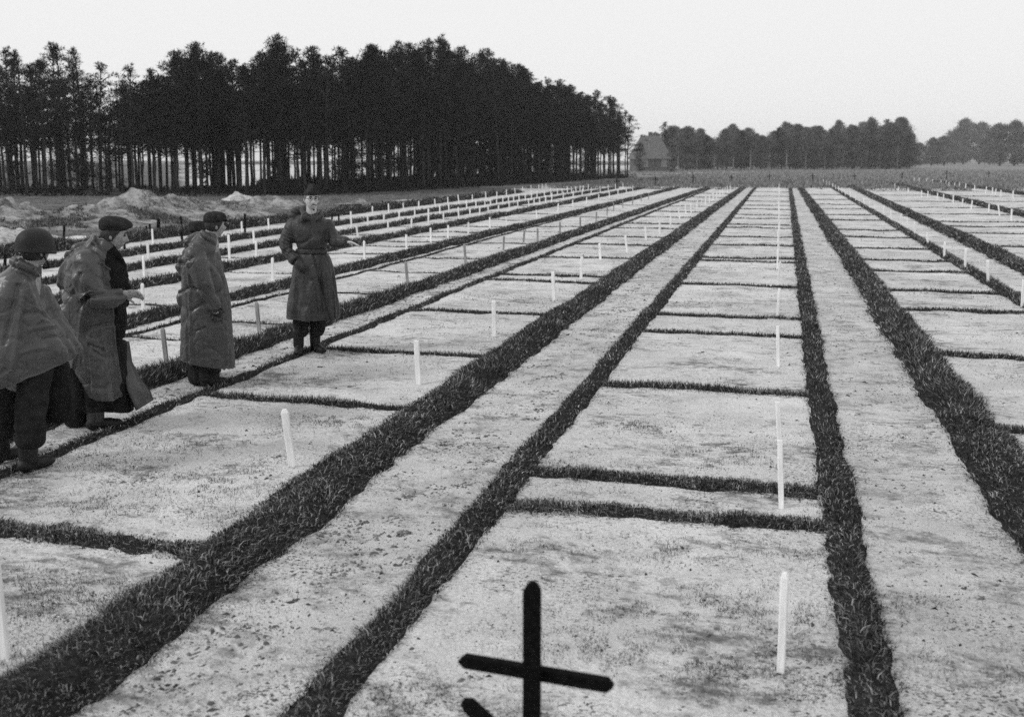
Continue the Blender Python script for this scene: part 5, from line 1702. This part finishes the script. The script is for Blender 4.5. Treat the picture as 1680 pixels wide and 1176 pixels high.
# ---- the man in the steel helmet and rain cape, walking, seen from behind
def man_helmet():
    P_ = Person(50, 768); L = P_.L
    hc = L(58, 412, .0)
    yaw = math.pi / 2 + 0.75
    V, Fc, M = head_pts(hc, yaw, 0.0, 0, 0.98)
    sp = Soup(); sp.add(V, Fc)
    for s in (-1, 1):
        sp.ball(hc + M @ Vector((s * .073, .014, -.010)), (.009, .017, .026), M)
    sp.tube([hc + Vector((-.02, 0, -.05)), hc + Vector((-.06, 0, -.17))], [.058, .068])
    pel = L(40, 590, 0)
    sp.tube([hc + Vector((-.06, 0, -.15)), L(35, 500, 0), pel], [.09, .13, .14])
    sh, el, wr = L(46, 476, .10), L(85, 535, .1), L(104, 560, .06)
    sp.tube([hc + Vector((-.07, 0, -.19)), sh, el, wr], [.06, .045, .04, .03])
    add_hand(sp, wr, (.8, 0, -.5), (0, -.6, .5), .6, .9)
    sp.tube([hc + Vector((-.06, 0, -.18)), L(0, 475, -.1), L(-8, 530, -.08), L(4, 560, -.08)], [.07, .055, .045, .03])
    add_hand(sp, L(4, 560, -.08), (.2, 0, -1), (0, -1, 0), .4)
    for a, b, c in ((L(52, 650, -.06), L(48, 735, -.06), 0), (L(8, 650, .22), L(2, 715, .26), 0)):
        sp.tube([pel, a, b], [.10, .07, .05])
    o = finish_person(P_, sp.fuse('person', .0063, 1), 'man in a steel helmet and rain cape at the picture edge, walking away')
    R_ = lambda xl, yl, xr, yr, dy, b: (L(xl, yl, dy), L(xr, yr, dy), b)
    sp = Soup()
    sp.loft([R_(30, 419, 64, 429, .02, .066), R_(25, 425, 64, 436, .02, .08), R_(12, 440, 68, 450, .02, .13), R_(-6, 454, 73, 466, .02, .18), R_(-22, 480, 80, 490, .02, .22), R_(-34, 515, 92, 520, .02, .25), R_(-40, 550, 110, 548, .02, .26), R_(-46, 590, 122, 568, .02, .27), R_(-52, 625, 126, 578, .02, .26), R_(-54, 648, 124, 584, .02, .25)], 48)
    sp.tube([L(60, 480, .10), L(85, 530, .06), L(108, 560, .05), L(125, 575, .05)], [.10, .10, .085, .05])
    sp.tube([hc + Vector((-.025, 0, -.085)), hc + Vector((-.055, 0, -.19))], [.080, .105])
    # rolled collar / scarf
    sp.tube([L(20, 428, -.03), L(34, 434, -.09), L(50, 442, -.10), L(66, 455, -.08)], [.03, .036, .034, .022])
    sp.tube([L(22, 426, .06), L(44, 428, .10), L(62, 438, .08)], [.03, .036, .03])
    me = sp.fuse('rain_cape', .008, 2)
    base = coat_folds(L(40, 430).z, 4.2, .020, .011, 5.0)
    def fn(x, y, z, no):
        d = base(x, y, z, no)
        front = y < 0.05
        # long folds fanning from the shoulder to the outstretched arm
        for (ax, ay, bx, by, amp, w) in ((42, 455, 70, 520, .016, .014), (30, 460, 5, 560, -.016, .018), (40, 470, 20, 600, .014, .02), (62, 450, 92, 520, -.012, .012)):
            a, b = L(ax, ay), L(bx, by)
            t = np.clip((a.z - z) / (a.z - b.z), 0, 1)
            d += front * amp * np.exp(-((x - (a.x + (b.x - a.x) * t)) / w) ** 2) * ((z < a.z) & (z > b.z))
        for (ax, ay, bx, by, amp) in ((40, 508, 78, 512, -.014), (45, 535, 95, 530, .014), (70, 548, 112, 552, -.012), (30, 572, 80, 562, .012), (60, 522, 90, 526, .010)):
            a, b = L(ax, ay), L(bx, by)
            t = np.clip((x - a.x) / (b.x - a.x), 0, 1)
            d += front * amp * np.exp(-((z - (a.z + (b.z - a.z) * t) - .015 * np.sin(t * 3.14)) / .014) ** 2) * ((x > a.x) & (x < b.x))
        return d
    wrinkle(me, fn)
    wear(o, 'rain_cape', me, 'poncho_cloth')
    sp = Soup()                                             # the long dark coat beneath
    sp.loft([R_(40, 570, 106, 570, .14, .13), R_(46, 610, 112, 605, .15, .12), R_(56, 650, 118, 645, .16, .11), R_(68, 692, 126, 687, .17, .10)])
    me = sp.fuse('coat_skirt', .010, 2); wrinkle(me, coat_folds(L(40, 560).z, 2.2, .008, .003))
    wear(o, 'coat_skirt', me, 'coat_lining')
    sp = Soup()
    sp.tube([L(62, 575, -.02), L(55, 625, -.06), L(51, 675, -.06), L(49, 722, -.06)], [.125, .105, .098, .092])
    sp.tube([L(10, 590, .16), L(6, 650, .22), L(0, 705, .26)], [.13, .11, .10])
    me = sp.fuse('trousers', .009, 2); wrinkle(me, lambda x, y, z, no: .012 * ridged(x * 5 + z * 4, y * 6, z * 11) + .005 * vnoise(x * 20, y * 20, z * 24))
    wear(o, 'trousers', me, 'trouser_cloth')
    a = L(47, 755, -.06); wear(o, 'boot', boot_soup((a.x, -.06, 0), (.75, .6, 0), 1.1, .26), 'boot_leather')
    a = L(0, 725, .26); wear(o, 'boot', boot_soup((a.x, .26, 0), (.8, .6, 0), 1.1, .24), 'boot_leather')
    # steel helmet: deep shell with a flared rim, tipped towards the front
    C = hc + Vector((0, 0, .0))
    rings = [(-.016, .121, .142, 0, -.002, -.12), (-.012, .124, .146, 0, -.004, -.12), (.002, .119, .140, 0, -.002, -.11), (.035, .118, .138, 0, 0, -.08), (.075, .114, .134, 0, 0, -.05), (.112, .099, .118, 0, 0, -.03), (.140, .072, .088, 0, 0, 0), (.157, .040, .048, 0, 0, 0), (.162, .01, .012, 0, 0, 0)]
    me = soft(hat_mesh(rings, C, M, name='steel_helmet'))
    h = wear(o, 'steel_helmet', me, 'helmet_steel')
    sp = Soup(); sp.tube([hc + M @ Vector((s * .088, y, z)) for s, y, z in ((-1, .02, .0), (-1, .0, -.05), (-.6, -.06, -.11), (0, -.085, -.122), (.6, -.06, -.11), (1, .0, -.05), (1, .02, .0))], [.007] * 7, 8)
    wear(h, 'chin_strap', sp.fuse('chin_strap', .004, 0), 'trouser_cloth')
    wear(o, 'hair', hair_mesh(hc, M, .985, -.06, .06), 'hair')
man_helmet()
